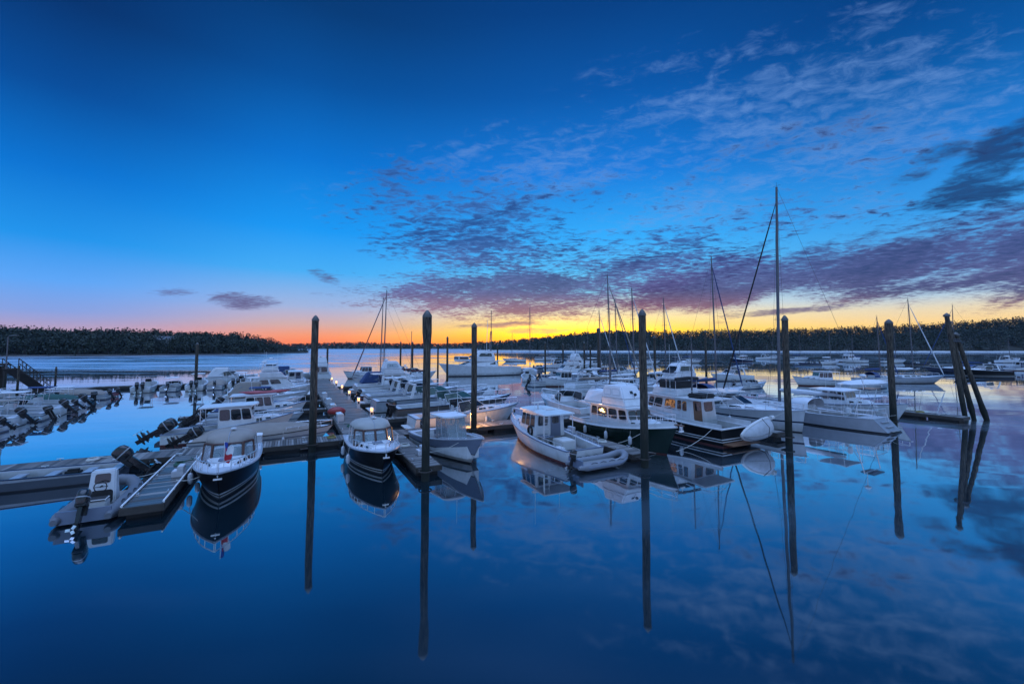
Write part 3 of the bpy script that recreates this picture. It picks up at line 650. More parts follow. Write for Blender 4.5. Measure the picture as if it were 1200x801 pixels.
def sailboat(pos, heading, label, L=11, B=3.4, top=WHITE, mast_h=14, mast_x=.08, boom=True, cover=WCANVAS, dodger=None, scoop=False, genoa=True, detail=True, stripe=None, group=None, mr=.085, plumb=False, mizzen=0, bimini=False):
    r = boat_root('sailboat', pos, heading, label, 'sailboat', group)
    hl = Hull(L, B, 1.35, 1.0, rake=.35 if plumb else 1.4, tm=.4, tr=.56 if scoop else .6, p=2.1, flare=.12, dip=.08, trake=-.9 if scoop else .3)
    bd = [(.06, ANTI), (.12, stripe or NAVY), (None, top)]
    hl.make(r, bd, DECKW, (-L * .42, -L * .14, .55, .7), TEAK if detail and not scoop else LGREY, .03, n=20 if detail else 12)
    ch, q = house('coachroof', r, (-L * .14, L * .24, -L * .13, L * .19, B * .30, B * .14, B * .25, B * .10, 1.0, 1.42, 1.12, 1.36), WHITE, .07)
    for s_ in ('star', 'port'):
        for u in ((.1, .34), (.4, .58), (.65, .8)): window(ch, q[s_], (*u, .35, .8) if s_ == 'star' else (1 - u[1], 1 - u[0], .35, .8), GLASS, None, name='porthole')
    mx = mast_x * L
    ms = MB(); ms.tube([(mx, 0, 1.3), (mx - .02 * mast_h * .5, 0, mast_h * .6), (mx - .02 * mast_h, 0, mast_h)], [mr, mr, mr * .7], ALU, 8)
    for z, w in ((.42, .75), (.70, .55)) if mast_h > 12 else ((.5, .6),):
        ms.tube([(mx - .02 * z * mast_h, -w, mast_h * z - .05), (mx - .02 * z * mast_h, 0, mast_h * z), (mx - .02 * z * mast_h, w, mast_h * z - .05)], .022, ALU, 5)
    mo = ms.build('mast', r)
    hd = MB(); t = Vector((mx - .02 * mast_h, 0, mast_h)); hd.tube([t, t + Vector((0, 0, .45))], .012, WIRE, 4); hd.tube([t + Vector((-.35, 0, .12)), t + Vector((.3, 0, .12))], .012, WIRE, 4); hd.build('masthead_gear', mo)
    rg = MB(); w = .011 if detail else .014
    for sd in (1, -1):
        rg.tube([(mx - .1, sd * B * .46, 1.1), (mx - .02 * .42 * mast_h, sd * .75, mast_h * .42 - .05), t - Vector((0, 0, .3))], w, WIRE, 4)
        rg.tube([(mx + .25, sd * B * .44, 1.1), (mx, 0, mast_h * .45)], w, WIRE, 4)
    rg.tube([(-L / 2 + .2, 0, 1.1), t], w, WIRE, 4); rg.build('rigging', r)
    fs = MB(); bow = Vector((L / 2 - .15, 0, hl.fb + .1)); ft = t - Vector((-.05, 0, mast_h * .06))
    rr = [.03, .085, .075, .06, .02] if genoa else [w] * 5
    fs.tube([lerp(bow, ft, q_) for q_ in (0, .06, .4, .85, 1)], rr, (KCANVAS if scoop else cover) if genoa else WIRE, 7); fs.build('furled_genoa' if genoa else 'forestay', r)
    if boom:
        bl = L * .38; bo = MB(); bo.tube([(mx - .1, 0, 2.35), (mx - bl, 0, 2.25)], .06, ALU, 7); bob = bo.build('boom', r)
        sc_ = MB(); n = 8; sc_.tube([(mx - .05 - (bl - .1) * i / n, 0, 2.50 - .06 * i / n + (.02 * math.sin(i * 2.1))) for i in range(n + 1)], [.10, .20, .21, .20, .19, .18, .16, .14, .08], cover, 9); sc_.build('sail_cover', bob, smooth=60)
    if dodger:
        dg = MB(); rings = []
        for x, z, w_ in ((-.02 * L, 1.38, B * .27), (-.06 * L, 1.98, B * .30), (-.13 * L, 2.08, B * .32), (-.17 * L, 2.02, B * .33)):
            rings.append([Vector((x, w_ * math.sin(R(-90 + 22.5 * j)), 1.15 + (z - 1.15) * max(.0, math.cos(R(-90 + 22.5 * j))) ** .5)) for j in range(9)])
        dg.loft(rings, dodger, False, False, False); dg.loft([[p * .985 for p in a] for a in rings], dodger, False, False, False); d_ = dg.build('dodger', r, smooth=60)
    xs = [lerp(-L / 2 + .3, L / 2 - .2, i / 9) for i in range(10)]
    if detail:
        for sd in (1, -1): rails('lifeline', r, [hl.at(x, sd, .06) for x in xs], .62, STEEL, .010, True)
        for p in ((L / 2 - .1),):
            pts = [hl.at(L / 2 - .9, 1, .06), hl.at(L / 2 - .15, 1, .03), hl.at(L / 2 - .15, -1, .03), hl.at(L / 2 - .9, -1, .06)]; rails('pulpit', r, pts, .66, STEEL, .016, True)
        pts = [hl.at(-L / 2 + .9, 1, .06), hl.at(-L / 2 + .08, 1, .08), hl.at(-L / 2 + .08, -1, .08), hl.at(-L / 2 + .9, -1, .06)]
        rails('pushpit', r, pts, .66, STEEL, .016, True)
        wl = MB(); x = -L * .34; wl.tube([(x, .5 * math.cos(a), 1.55 + .5 * math.sin(a)) for a in [2 * math.pi * i / 16 for i in range(17)]], .018, STEEL, 5)
        for i in range(3): a = math.pi * i / 3; wl.tube([(x, .5 * math.cos(a), 1.55 + .5 * math.sin(a)), (x, -.5 * math.cos(a), 1.55 - .5 * math.sin(a))], .01, STEEL, 4)
        wl.box((x + .12, 0, 1.15), (.2, .25, .9), WHITE); wl.build('steering_wheel', r)
        for i in (-1, 1):
            wn = MB(); wn.lathe([(.09, 0), (.07, .08), (.09, .16), (.03, .17)], STEEL, (-L * .24, i * B * .33, 1.02), 10); wn.build('winch', r)
    else:
        rails('lifeline', r, [hl.at(x, 1, .06) for x in xs[::2]] + [hl.at(x, -1, .06) for x in reversed(xs[::2])], .6, STEEL, .014)
    if scoop:
        for z in (.18, .48, .78):
            f = MB(); p_ = hl.pt(0, z / hl.sh(0)); f.box((p_.x - .04, 0, z), (.26, p_.y * 1.05, .05), LGREY); f.build('transom_step', r, .01)
        f = MB(); f.tube([(-L / 2 - .3, -.6, .55), (-L / 2 - .15, -.6, 1.35), (-L / 2 - .15, -.2, 1.35), (-L / 2 - .3, -.2, .55)], .018, STEEL, 5); f.build('stern_ladder', r)
    if bimini:
        f = MB()
        for x in (-.22, -.29, -.36): f.tube([(x * L, -B * .38, 1.2), (x * L, -B * .34, 2.9), (x * L, B * .34, 2.9), (x * L, B * .38, 1.2)], .018, STEEL, 5)
        f.build('bimini_frame', r); slab('bimini', r, -.37 * L, -.21 * L, B * .34, B * .34, 2.9, .04, WCANVAS)
        f = MB()
        for sd in (-1, 1): f.tube([(-L * .42, sd * B * .33, 1.1), (-L * .45, sd * B * .31, 3.1)], .03, STEEL, 6); f.tube([(-L * .39, sd * B * .34, 1.1), (-L * .44, sd * B * .31, 2.4)], .02, STEEL, 5)
        f.tube([(-L * .45, -B * .31, 3.1), (-L * .45, B * .31, 3.1)], .03, STEEL, 6); f.tube([(-L * .45, B * .2, 3.1), (-L * .45, B * .2, 4.2)], .02, STEEL, 5); f.build('stern_arch', r)
        f = MB(); f.box((-L * .45, 0, 3.18), (.9, 1.6, .05), NAVY); f.build('solar_panel', r)
        radome(r, (-L * .45, B * .2, 4.0), .22, .1)
        for x, y in ((-.40, .40), (-.43, -.40)):
            f = MB(); f.box((x * L, y * B, 1.5), (.3, .25, .5), WHITE); f.build('life_sling', r, .06)
    if mizzen:
        m2 = MB(); m2.tube([(-L * .3, 0, 1.2), (-L * .3 - .1, 0, mizzen)], [.07, .05], ALU, 7); m2.build('mizzen_mast', r)
        m3 = MB(); m3.tube([(-L * .3 - .1, 0, 2.2), (-L * .52, 0, 2.15)], .14, cover, 8); m3.build('mizzen_sail_cover', r)
    return r, hl

def runabout(pos, heading, label, L=6, B=2.2, top=WHITE, cover=None, engines=1, tilt=35, windshield=True, group=None, detail=False, emat=COWL, name='runabout', escale=1.0):
    r = boat_root(name, pos, heading, label, 'motorboat', group)
    hl = Hull(L, B, .95, .68, rake=.8, tm=.4, tr=.88, p=2.3, flare=.25)
    hl.make(r, bands_for(top, WHITE if top is not WHITE else BLUEGREY, extra=[(.44, top), (.52, BLUEGREY if top is not BLUEGREY else WHITE)]), DECKW, (-L / 2 + .35, .12 * L, .2, .28), LGREY, .035, n=14, cap=True)
    if cover: bowcover(r, hl, -L / 2 + .2, L * .40, .6, cover)
    elif windshield:
        a = [Vector((.02 * L, -B * .40, .82)), Vector((.16 * L, -B * .2, .86)), Vector((.16 * L, B * .2, .86)), Vector((.02 * L, B * .40, .82))]
        b = [p + Vector((-.22, 0, .42)) for p in a]; f = MB(); f.tube(b, .02, STEEL, 5)
        for i in range(4): f.tube([a[i], b[i]], .018, STEEL, 5)
        wf = f.build('windshield_frame', r)
        for i in range(3): window(wf, (a[i], a[i + 1], b[i + 1], b[i]), (.03, .97, .05, .95), GLASS, None, name='pane')
        seat(r, (-.1 * L, .45, .28), WHITE, h=.7); seat(r, (-.1 * L, -.45, .28), WHITE, h=.7)
    else:
        for x in (-.2, .02): 
            th = MB(); th.box((x * L, 0, .52), (.3, B * .72, .05), OFFW); th.build('thwart', r, .01)
    k_ = int(abs(pos[0] * 7.3 + pos[1] * 3.1)) % 4
    if k_ in (0, 2): antenna(r, (-.05 * L, B * .40, .75), 1.7 + .3 * k_, lean=(-.3, 0))
    if k_ in (1, 2):
        for x in (-.22, .12): fender(r, (x * L, -hl.at(x * L).y - .1, .18), .42, .09); fender(r, (x * L, hl.at(x * L).y + .1, .18), .42, .09)
    if k_ != 0: bowrail(r, hl, .14 * L, .32, 4, r=.018)
    if not cover and k_ == 3:
        f = MB()
        for x in (-.2, .0): f.tube([(x * L, -B * .42, .8), (x * L, -B * .38, 1.85), (x * L, B * .38, 1.85), (x * L, B * .42, .8)], .016, STEEL, 5)
        f.build('bimini_frame', r); slab('bimini', r, -.25 * L, .05 * L, B * .38, B * .36, 1.85, .04, random.choice((BCANVAS, TAN, WCANVAS)))
    for i in range(engines): outboard(r, (-L / 2 - .02, (i - (engines - 1) / 2) * .6, .62), tilt, .95 * escale, emat)
    return r, hl

def rib(pos, heading, label, L=4.8, B=2.1, console=True, engine=True, tilt=20, name='inflatable_boat', em=COWL, r_=.24, tubem=TUBEG, z=.0, escale=1.0, cs=1.0):
    r = boat_root(name, Vector(pos) + Vector((0, 0, z)), heading, label, 'inflatable boat')
    tb = MB(); path = []; hb = B / 2 - r_
    path.append((-L / 2, hb, r_ * 1.05)); path.append((-L / 2 + .5, hb, r_ * 1.05)); path.append((.12 * L, hb, r_ * 1.1))
    for i in range(0, 9):
        a = R(90 - 180 * i / 8); path.append((.18 * L + (.32 * L - r_) * math.cos(a), hb * (abs(math.sin(a)) ** .8) * (1 if math.sin(a) > 0 else -1), r_ * 1.1 + .28 * math.cos(a) ** 2))
    path += [(.12 * L, -hb, r_ * 1.1), (-L / 2 + .5, -hb, r_ * 1.05), (-L / 2, -hb, r_ * 1.05)]
    n = len(path); rad = [r_] * n; rad[0] = rad[-1] = r_ * .45; tb.tube(path, rad, tubem, 12); tb.build('tube', r, smooth=60)
    st = MB(); st.tube([(Vector(p) + Vector((0, (1 if p[1] > 0 else -1) * r_ * (1 if abs(p[1]) > .3 * hb else 0), 0)) + (Vector((r_, 0, 0)) if abs(p[1]) <= .3 * hb else Vector((0, 0, 0)))) for p in path[1:-1]], .035, BLUEGREY, 5); st.build('rub_strake', r)
    fl = MB(); fl.box((-.05 * L, 0, .16), (L * .74, B - 3 * r_ + .2, .08), LGREY); fl.box((-L / 2 + .22, 0, .32), (.06, B - 3 * r_ + .3, .46), BLUEGREY); fl.build('floor', r)
    if console:
        cn, q = house('console', r, (-.42, .22, -.22, .12, .36 * cs, .34 * cs, .30 * cs, .28 * cs, .2, .2 + 1.02 * cs), WHITE, .05)
        window(cn, q['aft'], (.2, .8, .62, .9), GLASS, None, name='instrument_panel')
        dm = MB(); panel(dm, q['aft'], .1, .9, .04, .42, RUBBER); dm.build('locker_opening', cn)
        wh = MB(); wh.tube([(-.5, .2 * math.cos(a), .92 + .2 * math.sin(a)) for a in [2 * math.pi * i / 12 for i in range(13)]], .02, RUBBER, 5); wh.tube([(-.5, -.2, .92), (-.5, .2, .92)], .014, RUBBER, 4); wh.tube([(-.5, 0, .92), (-.34, 0, .92)], .03, RUBBER, 6); wh.build('steering_wheel', r)
        sb = MB(); sb.box((-1.05, 0, .38), (.5, .8, .36), OFFW); sb.box((-1.05, 0, .6), (.5, .8, .1), RUBBER); sb.build('seat', r, .03)
    hr = MB()
    for sd in (1, -1):
        for i in range(4):
            x = -.3 * L + i * .16 * L; hr.tube([(x, sd * (hb + r_ * .6), r_ * 1.9), (x + .2, sd * (hb + r_ * .5), r_ * 2.15), (x + .4, sd * (hb + r_ * .6), r_ * 1.9)], .014, RUBBER, 4)
    hr.build('grab_line', r)
    if engine: outboard(r, (-L / 2 + .18, 0, .5), tilt, escale, em)
    return r

def blob_engine_cover(parent, pos, m=KCANVAS, tilt=50):
    mb = MB(); rings = []
    for x, rx in ((0, .10), (.1, .24), (.4, .30), (.8, .27), (1.05, .16), (1.3, .09), (1.55, .07)):
        rings.append([(-x, rx * .9 * math.cos(a), rx * math.sin(a) + .02 * math.sin(5 * a + 9 * x)) for a in [2 * math.pi * i / 10 for i in range(10)]])
    mb.loft(rings, m); o = mb.build('engine_cover', parent, smooth=60); o.location = pos; o.rotation_euler = (0, R(tilt), 0); return o
# ------------------------------------------------------------------ docks, piles, posts
def dock(name, label, a0, a1, b0, b1, z=.5, planks='short', pipes=False, detail=True, group=None, floats=True):
    la, lb = a1 - a0, b1 - b0
    r = empty(name, g((a0 + a1) / 2, (b0 + b1) / 2), GA, label, 'dock', group)
    d = MB(); along = la > lb; Ln, Wd = (la, lb) if along else (lb, la); n = max(1, int(Ln / .148))
    for i in range(n):
        c = -Ln / 2 + (i + .5) * Ln / n; w = Ln / n - .02; zz = z + random.uniform(-.004, .004); e = random.uniform(-.012, .012)
        d.box((c, e, zz - .02) if along else (e, c, zz - .02), (w, Wd, .04) if along else (Wd, w, .04), random.choice((PLANK, PLANK, PLANK, PLANK2, PLANK3)) if not pipes else random.choice((PLANKW, PLANKW, PLANK2, PLANK3)))
    d.build('deck', r, smooth=0)
    for s_ in (1, -1):
        m = MB(); c = s_ * (Wd / 2 + .035)
        m.box((0, c, z - .14) if along else (c, 0, z - .14), (Ln + .14, .07, .26) if along else (.07, Ln + .14, .26), BEAM); m.build('side_beam', r, .01)
        m = MB(); c = s_ * (Ln / 2 + .035)
        m.box((c, 0, z - .14) if along else (0, c, z - .14), (.07, Wd, .26) if along else (Wd, .07, .26), BEAM); m.build('end_beam', r, .01)
    if floats:
        k = max(1, int(Ln / 2.4))
        for i in range(k):
            m = MB(); c = -Ln / 2 + (i + .5) * Ln / k; w = Ln / k * .8
            m.box((c, 0, .06) if along else (0, c, .06), (w, Wd * .92, .40) if along else (Wd * .92, w, .40), FLOATM); m.build('float', r, .05)
    if pipes:
        for s_ in (1, -1):
            m = MB(); c = s_ * (Wd / 2 + .02); q = (lambda t: (t, c, z + .07)) if along else (lambda t: (c, t, z + .07))
            m.tube([q(-Ln / 2), q(Ln / 2)], .035, FWHT, 7)
            for i in range(6):
                t = lerp(-Ln / 2 + .1, Ln / 2 - .1, i / 5); p = Vector(q(t)); m.tube([p - Vector((0, 0, .08)), p], .03, FWHT, 6)
            m.build('edge_pipe', r)
    if detail:
        k = max(2, int(Ln / 2.6))
        for i in range(k):
            t = -Ln / 2 + (i + .5) * Ln / k
            for s_ in (1, -1):
                m = MB(); c = s_ * (Wd / 2 - .12); p = Vector((t, c, z)) if along else Vector((c, t, z)); dv = Vector((.14, 0, 0)) if along else Vector((0, .14, 0))
                m.tube([p - dv + Vector((0, 0, .09)), p + dv + Vector((0, 0, .09))], .022, STEEL, 6); m.tube([p, p + Vector((0, 0, .09))], .03, STEEL, 6); m.build('cleat', r)
    return r
def pile(pos, h, rad, label, sleeve=False, cap=True, group='tall mooring piles', lean=(0, 0), n=14, name='mooring_pile', seed=0):
    r = empty(name, (pos[0], pos[1], 0), 0, label, 'pile', group); rnd = random.Random(seed); rings = []
    k = 12
    for i in range(k + 1):
        t = i / k; z = -1.5 + (h + 1.5) * t; rr = rad * (1.05 - .12 * t)
        if sleeve and z > h - 1.15: rr = rad * 1.22
        ox, oy = lean[0] * z + .02 * noise.noise((seed, z * .4, 1)), lean[1] * z + .02 * noise.noise((seed, z * .4, 5))
        rings.append([(ox + rr * math.cos(2 * math.pi * j / n) * (1 + .04 * noise.noise((seed + j * .7, z * .5, 0))), oy + rr * math.sin(2 * math.pi * j / n) * (1 + .04 * noise.noise((seed + j * .7, z * .5, 3))), z) for j in range(n)])
    m = MB(); m.loft(rings, PILEM); m.build('post', r, smooth=50)
    if cap:
        q = rad * (1.25 if sleeve else 1.02); c = MB()
        c.lathe([(q, 0), (q, .09), (q * .55, .26), (.03, .36)], CAPM, (lean[0] * h, lean[1] * h, h - .05), n); c.build('cap', r, smooth=40)
    return r
def dockpile_hoop(a, b, label):
    r = empty('pile_hoop', g(a, b), GA, label, 'pile hoop', 'steel hoops holding the piles')
    m = MB(); m.tube([(.30 * math.cos(2 * math.pi * i / 16), .30 * math.sin(2 * math.pi * i / 16), .46) for i in range(17)], .03, BEAM, 6, False); m.box((0, .35, .44), (.5, .14, .1), BEAM); m.build('hoop', r)
def pedestal(pos, label, lamp=9, group='lit power pedestals on the walkway'):
    r = empty('power_pedestal', pos, GA, label, 'dock pedestal', group)
    m = MB(); m.hexa([(x, y, 0) for x, y in ((-.14, -.12), (.14, -.12), (.14, .12), (-.14, .12))], [(x, y, .80) for x, y in ((-.12, -.1), (.12, -.1), (.12, .1), (-.12, .1))], PEDM); m.build('post', r, .02)
    l = MB(); l.box((0, 0, .885), (.2, .17, .15), LAMPM); l.build('lamp', r, .02)
    c = MB(); c.hexa([(x, y, .965) for x, y in ((-.17, -.15), (.17, -.15), (.17, .15), (-.17, .15))], [(x, y, 1.06) for x, y in ((-.06, -.05), (.06, -.05), (.06, .05), (-.06, .05))], PEDM); c.build('cap', r, .01)
    for y in (-.122, .122):
        o = MB(); o.box((0, y, .55), (.14, .03, .2), RUBBER); o.build('outlet', r)
    if lamp:
        ld = bpy.data.lights.new('pedestal_light', 'POINT'); ld.energy = lamp; ld.color = (1, .48, .15); ld.shadow_soft_size = .12
        lo = bpy.data.objects.new('pedestal_light', ld); COL.objects.link(lo); lo.parent = r; lo.location = (0, -.25, .9)
    return r
def at(px, py, z=0):
    s, c = math.sin(TH), math.cos(TH); dx = (px - 600) / F; dy = -(py - PY) / F
    Y = c - s * dy; Z = s + c * dy; t = (z - H) / Z
    return Vector((dx * t, Y * t, z))
BACK = HV + math.pi      # heading towards the camera side
LEFT = HU + math.pi

secs = [(-33, -14.6, 'weathered plank float of the cross dock, outermost, beside the grey flat skiff'), (-14.5, -3.9, 'weathered plank float of the cross dock at the head of the pipe-edged finger'), (-3.8, 5.8, 'weathered plank float of the cross dock between the two black-hulled cruisers'),
        (5.9, 16.2, 'weathered plank float of the cross dock behind the white centre console'), (16.3, 33, 'weathered plank float of the cross dock behind the lobster boat and the trawlers'), (33.1, 50.5, 'weathered plank float of the cross dock behind the big sailboat')]
for a0, a1, lb in secs: dock('floating_dock', lb, a0, a1, 29.5, 31.3, group='floats of the cross dock')
dock('finger_dock', 'narrow finger dock with white pipe edges beside the grey console inflatable', -5.35, -4.15, 21.0, 29.4, pipes=True, group='finger docks')
dock('finger_dock', 'short finger dock between the small black cruiser and the centre console', 5.75, 6.95, 21.2, 29.4, group='finger docks')
dock('finger_dock', 'finger dock running behind the inflatable at the lobster boat stern', 17.0, 18.1, 18.2, 29.4, group='finger docks')
dock('finger_dock', 'finger dock between the black trawler and the grey-hulled cruiser', 29.9, 31.0, 18.0, 29.4, group='finger docks')
dock('finger_dock', 'finger dock between the scoop-stern sailboat and the plumb-bow white boat', 43.3, 44.4, 17.4, 29.4, group='finger docks')
dock('finger_dock', 'low finger dock ending at the leaning dolphin piles', 50.0, 51.4, 14.6, 29.4, group='finger docks')
for i, (b0, b1) in enumerate(((31.4, 44), (44.1, 57), (57.1, 70), (70.1, 84))):
    dock('walkway_float', ['main walkway float nearest the cross dock', 'main walkway float beside the second and third lit pedestals', 'main walkway float beside the dark-glass cruiser with the radar arch', 'main walkway float out by the two-masted yachts'][i], 3.4, 6.3, b0, b1, detail=i < 2, group='floats of the main walkway')
for i, b in enumerate((36.3, 43.7, 51, 58.4, 65.8, 73)):
    pedestal(g(6.05, b, .5), ['first lit pedestal on the walkway, closest to the black outboards', 'second lit pedestal along the walkway, by the grey cruiser', 'third lit pedestal along the walkway', 'fourth lit pedestal along the walkway', 'fifth lit pedestal along the walkway, small and far', 'last lit pedestal, at the far end of the walkway'][i])
pedestal(g(12.3, 30.2, .5), 'lit pedestal hidden behind the white centre console, glowing on the hull behind it', 420)
for i, (a0, a1, b) in enumerate(((-8, 3.3, 37.8), (-8, 3.3, 44.6), (-7, 3.3, 51.4), (-6, 3.3, 58.2), (6.4, 19, 36.0), (6.4, 20, 46.6), (6.4, 19, 57.6), (6.4, 19, 67.6))):
    dock('finger_dock', 'side finger off the main walkway, ' + ['left, nearest', 'left, second', 'left, third', 'left, farthest', 'right, nearest', 'right, second', 'right, third', 'right, farthest'][i], a0, a1, b, b + .9, detail=False, group='side fingers of the walkway')
dock('walkway_float', 'long float behind the row of small outboards on the left', -27.2, -25.6, 44, 84, detail=False, group='floats of the left dock')
dock('walkway_float', 'far cross float behind the row of sterns with tee tops', -25.5, 3.3, 83.4, 85, detail=False, group='floats of the left dock')
dock('walkway_float', 'far float among the small boats in the middle distance', 44, 62, 66, 67.6, detail=False, group='floats of the far dock')
dock('walkway_float', 'far float running out beyond the covered sailboats', 52.5, 54.2, 46, 65.9, detail=False, group='floats of the far dock')

P = [((6.0, 20.6), 7.95, .19, True, 'tall pile with a thick sleeved head at the end of the short finger dock'), ((17.1, 17.4), 8.2, .21, False, 'tall capped pile standing in front of the dark green trawler'),
     ((29.6, 17.0), 8.25, .21, False, 'tall capped pile in front of the grey-hulled cruiser bow'), ((43.2, 16.6), 8.35, .23, True, 'tall pile with a sleeved head beside the scoop-stern sailboat'),
     ((1.4, 29.3), 8.1, .215, False, 'tall pile against the cross dock between the two black cruisers'), ((12.1, 29.3), 7.9, .215, False, 'tall pile at the cross dock just behind the white centre console')]
for i, ((a, b), h, rd, sl, lb) in enumerate(P):
    p = g(a, b); pile(p, h, rd, lb, sl, seed=i * 3.1)
    if i in (0, 1, 2, 3, 4, 5): dockpile_hoop(a, b, ['black hoop round the sleeved pile by the short finger', 'black hoop round the pile before the dark green trawler', 'black hoop round the pile before the grey cruiser', 'black hoop round the pile beside the scoop stern', 'black hoop round the pile between the black cruisers', 'black hoop round the pile behind the centre console'][i])
far_piles = [(229, 457, 401), (383, 444, 402), (469, 442, 400), (483, 442, 400), (513, 440, 402), (524, 447, 394), (639, 440, 400), (660, 440, 402), (685, 441, 400), (702, 447, 384), (768, 455, 393), (828, 450, 387), (692, 438, 404), (583, 436, 403)]
fl_ = ['lone pile standing in open water on the left', 'far pile left of the two-masted yachts', 'far pile just right of the yacht masts', 'second far pile right of the yacht masts', 'thin far pile beside the sleeved foreground pile', 'far capped pile in front of the big motor yacht bow', 'far pile rising from the middle of the open water', 'far thin pile by the small moored boats', 'far pile beside the pale flybridge boats', 'thick capped pile among the masts', 'pile between the two trawlers in the distance', 'pile behind the white canvas flybridge boat', 'short far pile by the dark cabin', 'short far pile right of the motor yacht']
for i, (px, py, top) in enumerate(far_piles):
    p = at(px, py); pile(p, H + (405 - top) * p.y / F - .3, .2 if i != 9 else .3, fl_[i], i == 9, True, 'far mooring piles', n=8, seed=i + 40)
for i, (a, b, h_, lb) in enumerate(((-26.6, 48.2, 3.0, 'thin post on the left float, closest of them'), (-26.4, 53.8, 3.4, 'thin post on the left float beside the white tee top'), (-26.5, 60, 2.8, 'thin post in the middle of the left float'), (-26.4, 67, 3.6, 'taller thin post far along the left float'), (-26.2, 75, 3.0, 'thin post near the far end of the left float'), (-13, 83.2, 3.2, 'thin post on the far cross float behind the tee tops'))):
    p = g(a, b); pile(p, h_ * 1.2, .11, lb, False, i % 2 == 0, 'thin posts on the left floats', n=8, seed=i + 70)
# dolphin: three leaning piles lashed together
dl = empty('dolphin', g(52.2, 15.4), 0, 'dolphin of three leaning piles lashed at the top beside the low finger', 'dolphin')
top = Vector((-.15, .4, 8.6))
for i, (bx, by, hh) in enumerate(((.3, -.2, 9.2), (1.45, .2, 8.6), (2.35, .0, 7.5))):
    m = MB(); b0 = Vector((bx, by, 0)); tp = Vector(((-.25, -.08, .30)[i], .3 + .12 * i, 8.6)); d = (tp - b0) / 8.6; rings = []
    for k in range(13):
        z = -1.5 + (hh + 1.5) * k / 12; c = b0 + d * z; rr = .21 - .04 * k / 12
        if k < 4: rr += .04 * math.sin(k * 2 + i)
        rings.append([(c.x + rr * math.cos(2 * math.pi * j / 12), c.y + rr * math.sin(2 * math.pi * j / 12), z) for j in range(12)])
    m.loft(rings, PILEM); po = m.build('pile', dl, smooth=50)
    cp = MB(); e = b0 + d * hh; cp.lathe([(.25, -.1), (.25, .04), (.08, .2), (.02, .24)], CAPM, (e.x, e.y, e.z), 12); cp.build('cap', po)
lash = MB(); lash.tube([(.22 + .55 * math.cos(2 * math.pi * i / 14), .4 + .42 * math.sin(2 * math.pi * i / 14), 6.9) for i in range(15)], .06, WIRE, 6, False); lash.tube([(.20 + .5 * math.cos(2 * math.pi * i / 14), .4 + .40 * math.sin(2 * math.pi * i / 14), 7.05) for i in range(15)], .05, WIRE, 6, False); lash.build('lashing', dl)

# ------------------------------------------------------------------ foreground boats
canvas_cuddy(g(-2.45, 24.85), BACK, 'black cuddy cruiser with beige canvas top and a small flag on its bow', L=7.6, flag=True)
canvas_cuddy(g(4.3, 25.1), BACK, 'small black cruiser with grey canvas top, bow on, left of the short finger', L=7.2, canvas=mat('grey_beige_canvas', (.38, .37, .35), .9, var=.15, scale=2, bump=.3, bscale=12))
center_console(g(8.75, 24.8), BACK + R(7), 'blue-grey centre console with white bottom and clear curtained tee top', L=7.6, B=2.7, top=BLUEGREY, enclosure=True, white_bottom=True, tilt=10)
lb_, lh_ = lobster_boat(g(14.7, 23.8), HV, 'white lobster boat with long dark side windows, stern to the inflatable', L=8.7, B=3.0)
rib(g(14.95, 18.5), HU, 'light grey inflatable dinghy with a small outboard behind the lobster boat', L=3.6, B=1.5, console=False, tilt=15, escale=.62, r_=.19, z=.10)
tg_, _h = trawler(g(20.15, 22.3), BACK, 'dark green trawler yacht with white canvas enclosed flybridge, bow on', L=9.8, B=3.4); tg_.scale = (.9, .9, .9)
trawler(g(26.1, 23.4), HV, 'black trawler yacht with white stripes and varnished aft door', L=10.2, B=3.5, top=BLACK, stripes=True, canvas=None, door=True, lit=True, bimini=KCANVAS)
dg_ = boat_root('hull_dinghy', g(27.0, 17.3, 1.0), LEFT, 'white dinghy hung on its side across the black trawler stern', 'dinghy')
dg_.rotation_euler = (R(70), R(7), LEFT); dg_.scale = (.9, .9, .9); dg_.location.z = .9
m = MB(); rings = []; N_ = 14
for i in range(N_ + 1):
    u = i / N_; x = -1.55 + 3.1 * u; w_ = .80 * (1 - max(0, (u - .35) / .65) ** 2.1) ** .65 * (.93 + .07 * math.sin(math.pi * min(1, u * 2))); w_ *= 1 - .55 * max(0, (.16 - u) / .16) ** 2; h_ = .62 * (1 - .5 * max(0, (.16 - u) / .16) ** 2) * (1 - max(0, (u - .5) / .5) ** 2.2 * .75) * (1 if i else .92)
    rings.append([(x, max(.03, w_) * math.cos(R(180 + 180 * j / 14)), .35 + h_ * (math.sin(R(180 + 180 * j / 14)) * (.86 + .14 * abs(math.cos(R(180 * j / 14 + 90)))))) for j in range(15)])
m.loft(rings, mat('chalky_grp', (.46, .47, .50), .5, var=.2, scale=3), True, True, False); m.build('hull', dg_, smooth=60)
m = MB(); m.tube([(p[0][0], p[0][1], .36) for p in rings] + [(p[14][0], p[14][1], .36) for p in reversed(rings)] + [(rings[0][0][0], rings[0][0][1], .36)], .11, OFFW, 8); m.build('rub_tube', dg_)
for sd in (-1, 1): m = MB(); m.tube([(-1.45, sd * .72, .32), (-1.75, sd * .72, .30), (-1.95, sd * .70, .28)], [.17, .15, .03], OFFW, 9); m.build('tube_end', dg_)
m = MB(); m.tube([(p[7][0], 0, p[7][2] - .01) for p in rings[:-1]], .03, LGREY, 5); m.build('keel_strip', dg_)
m = MB(); m.tube([(-.3, .95, .3), (-.25, .6, -.40), (-.2, 0, -.52), (-.15, -.6, -.40), (-.1, -.95, .3)], .02, RUBBER, 5); m.build('strap', dg_)
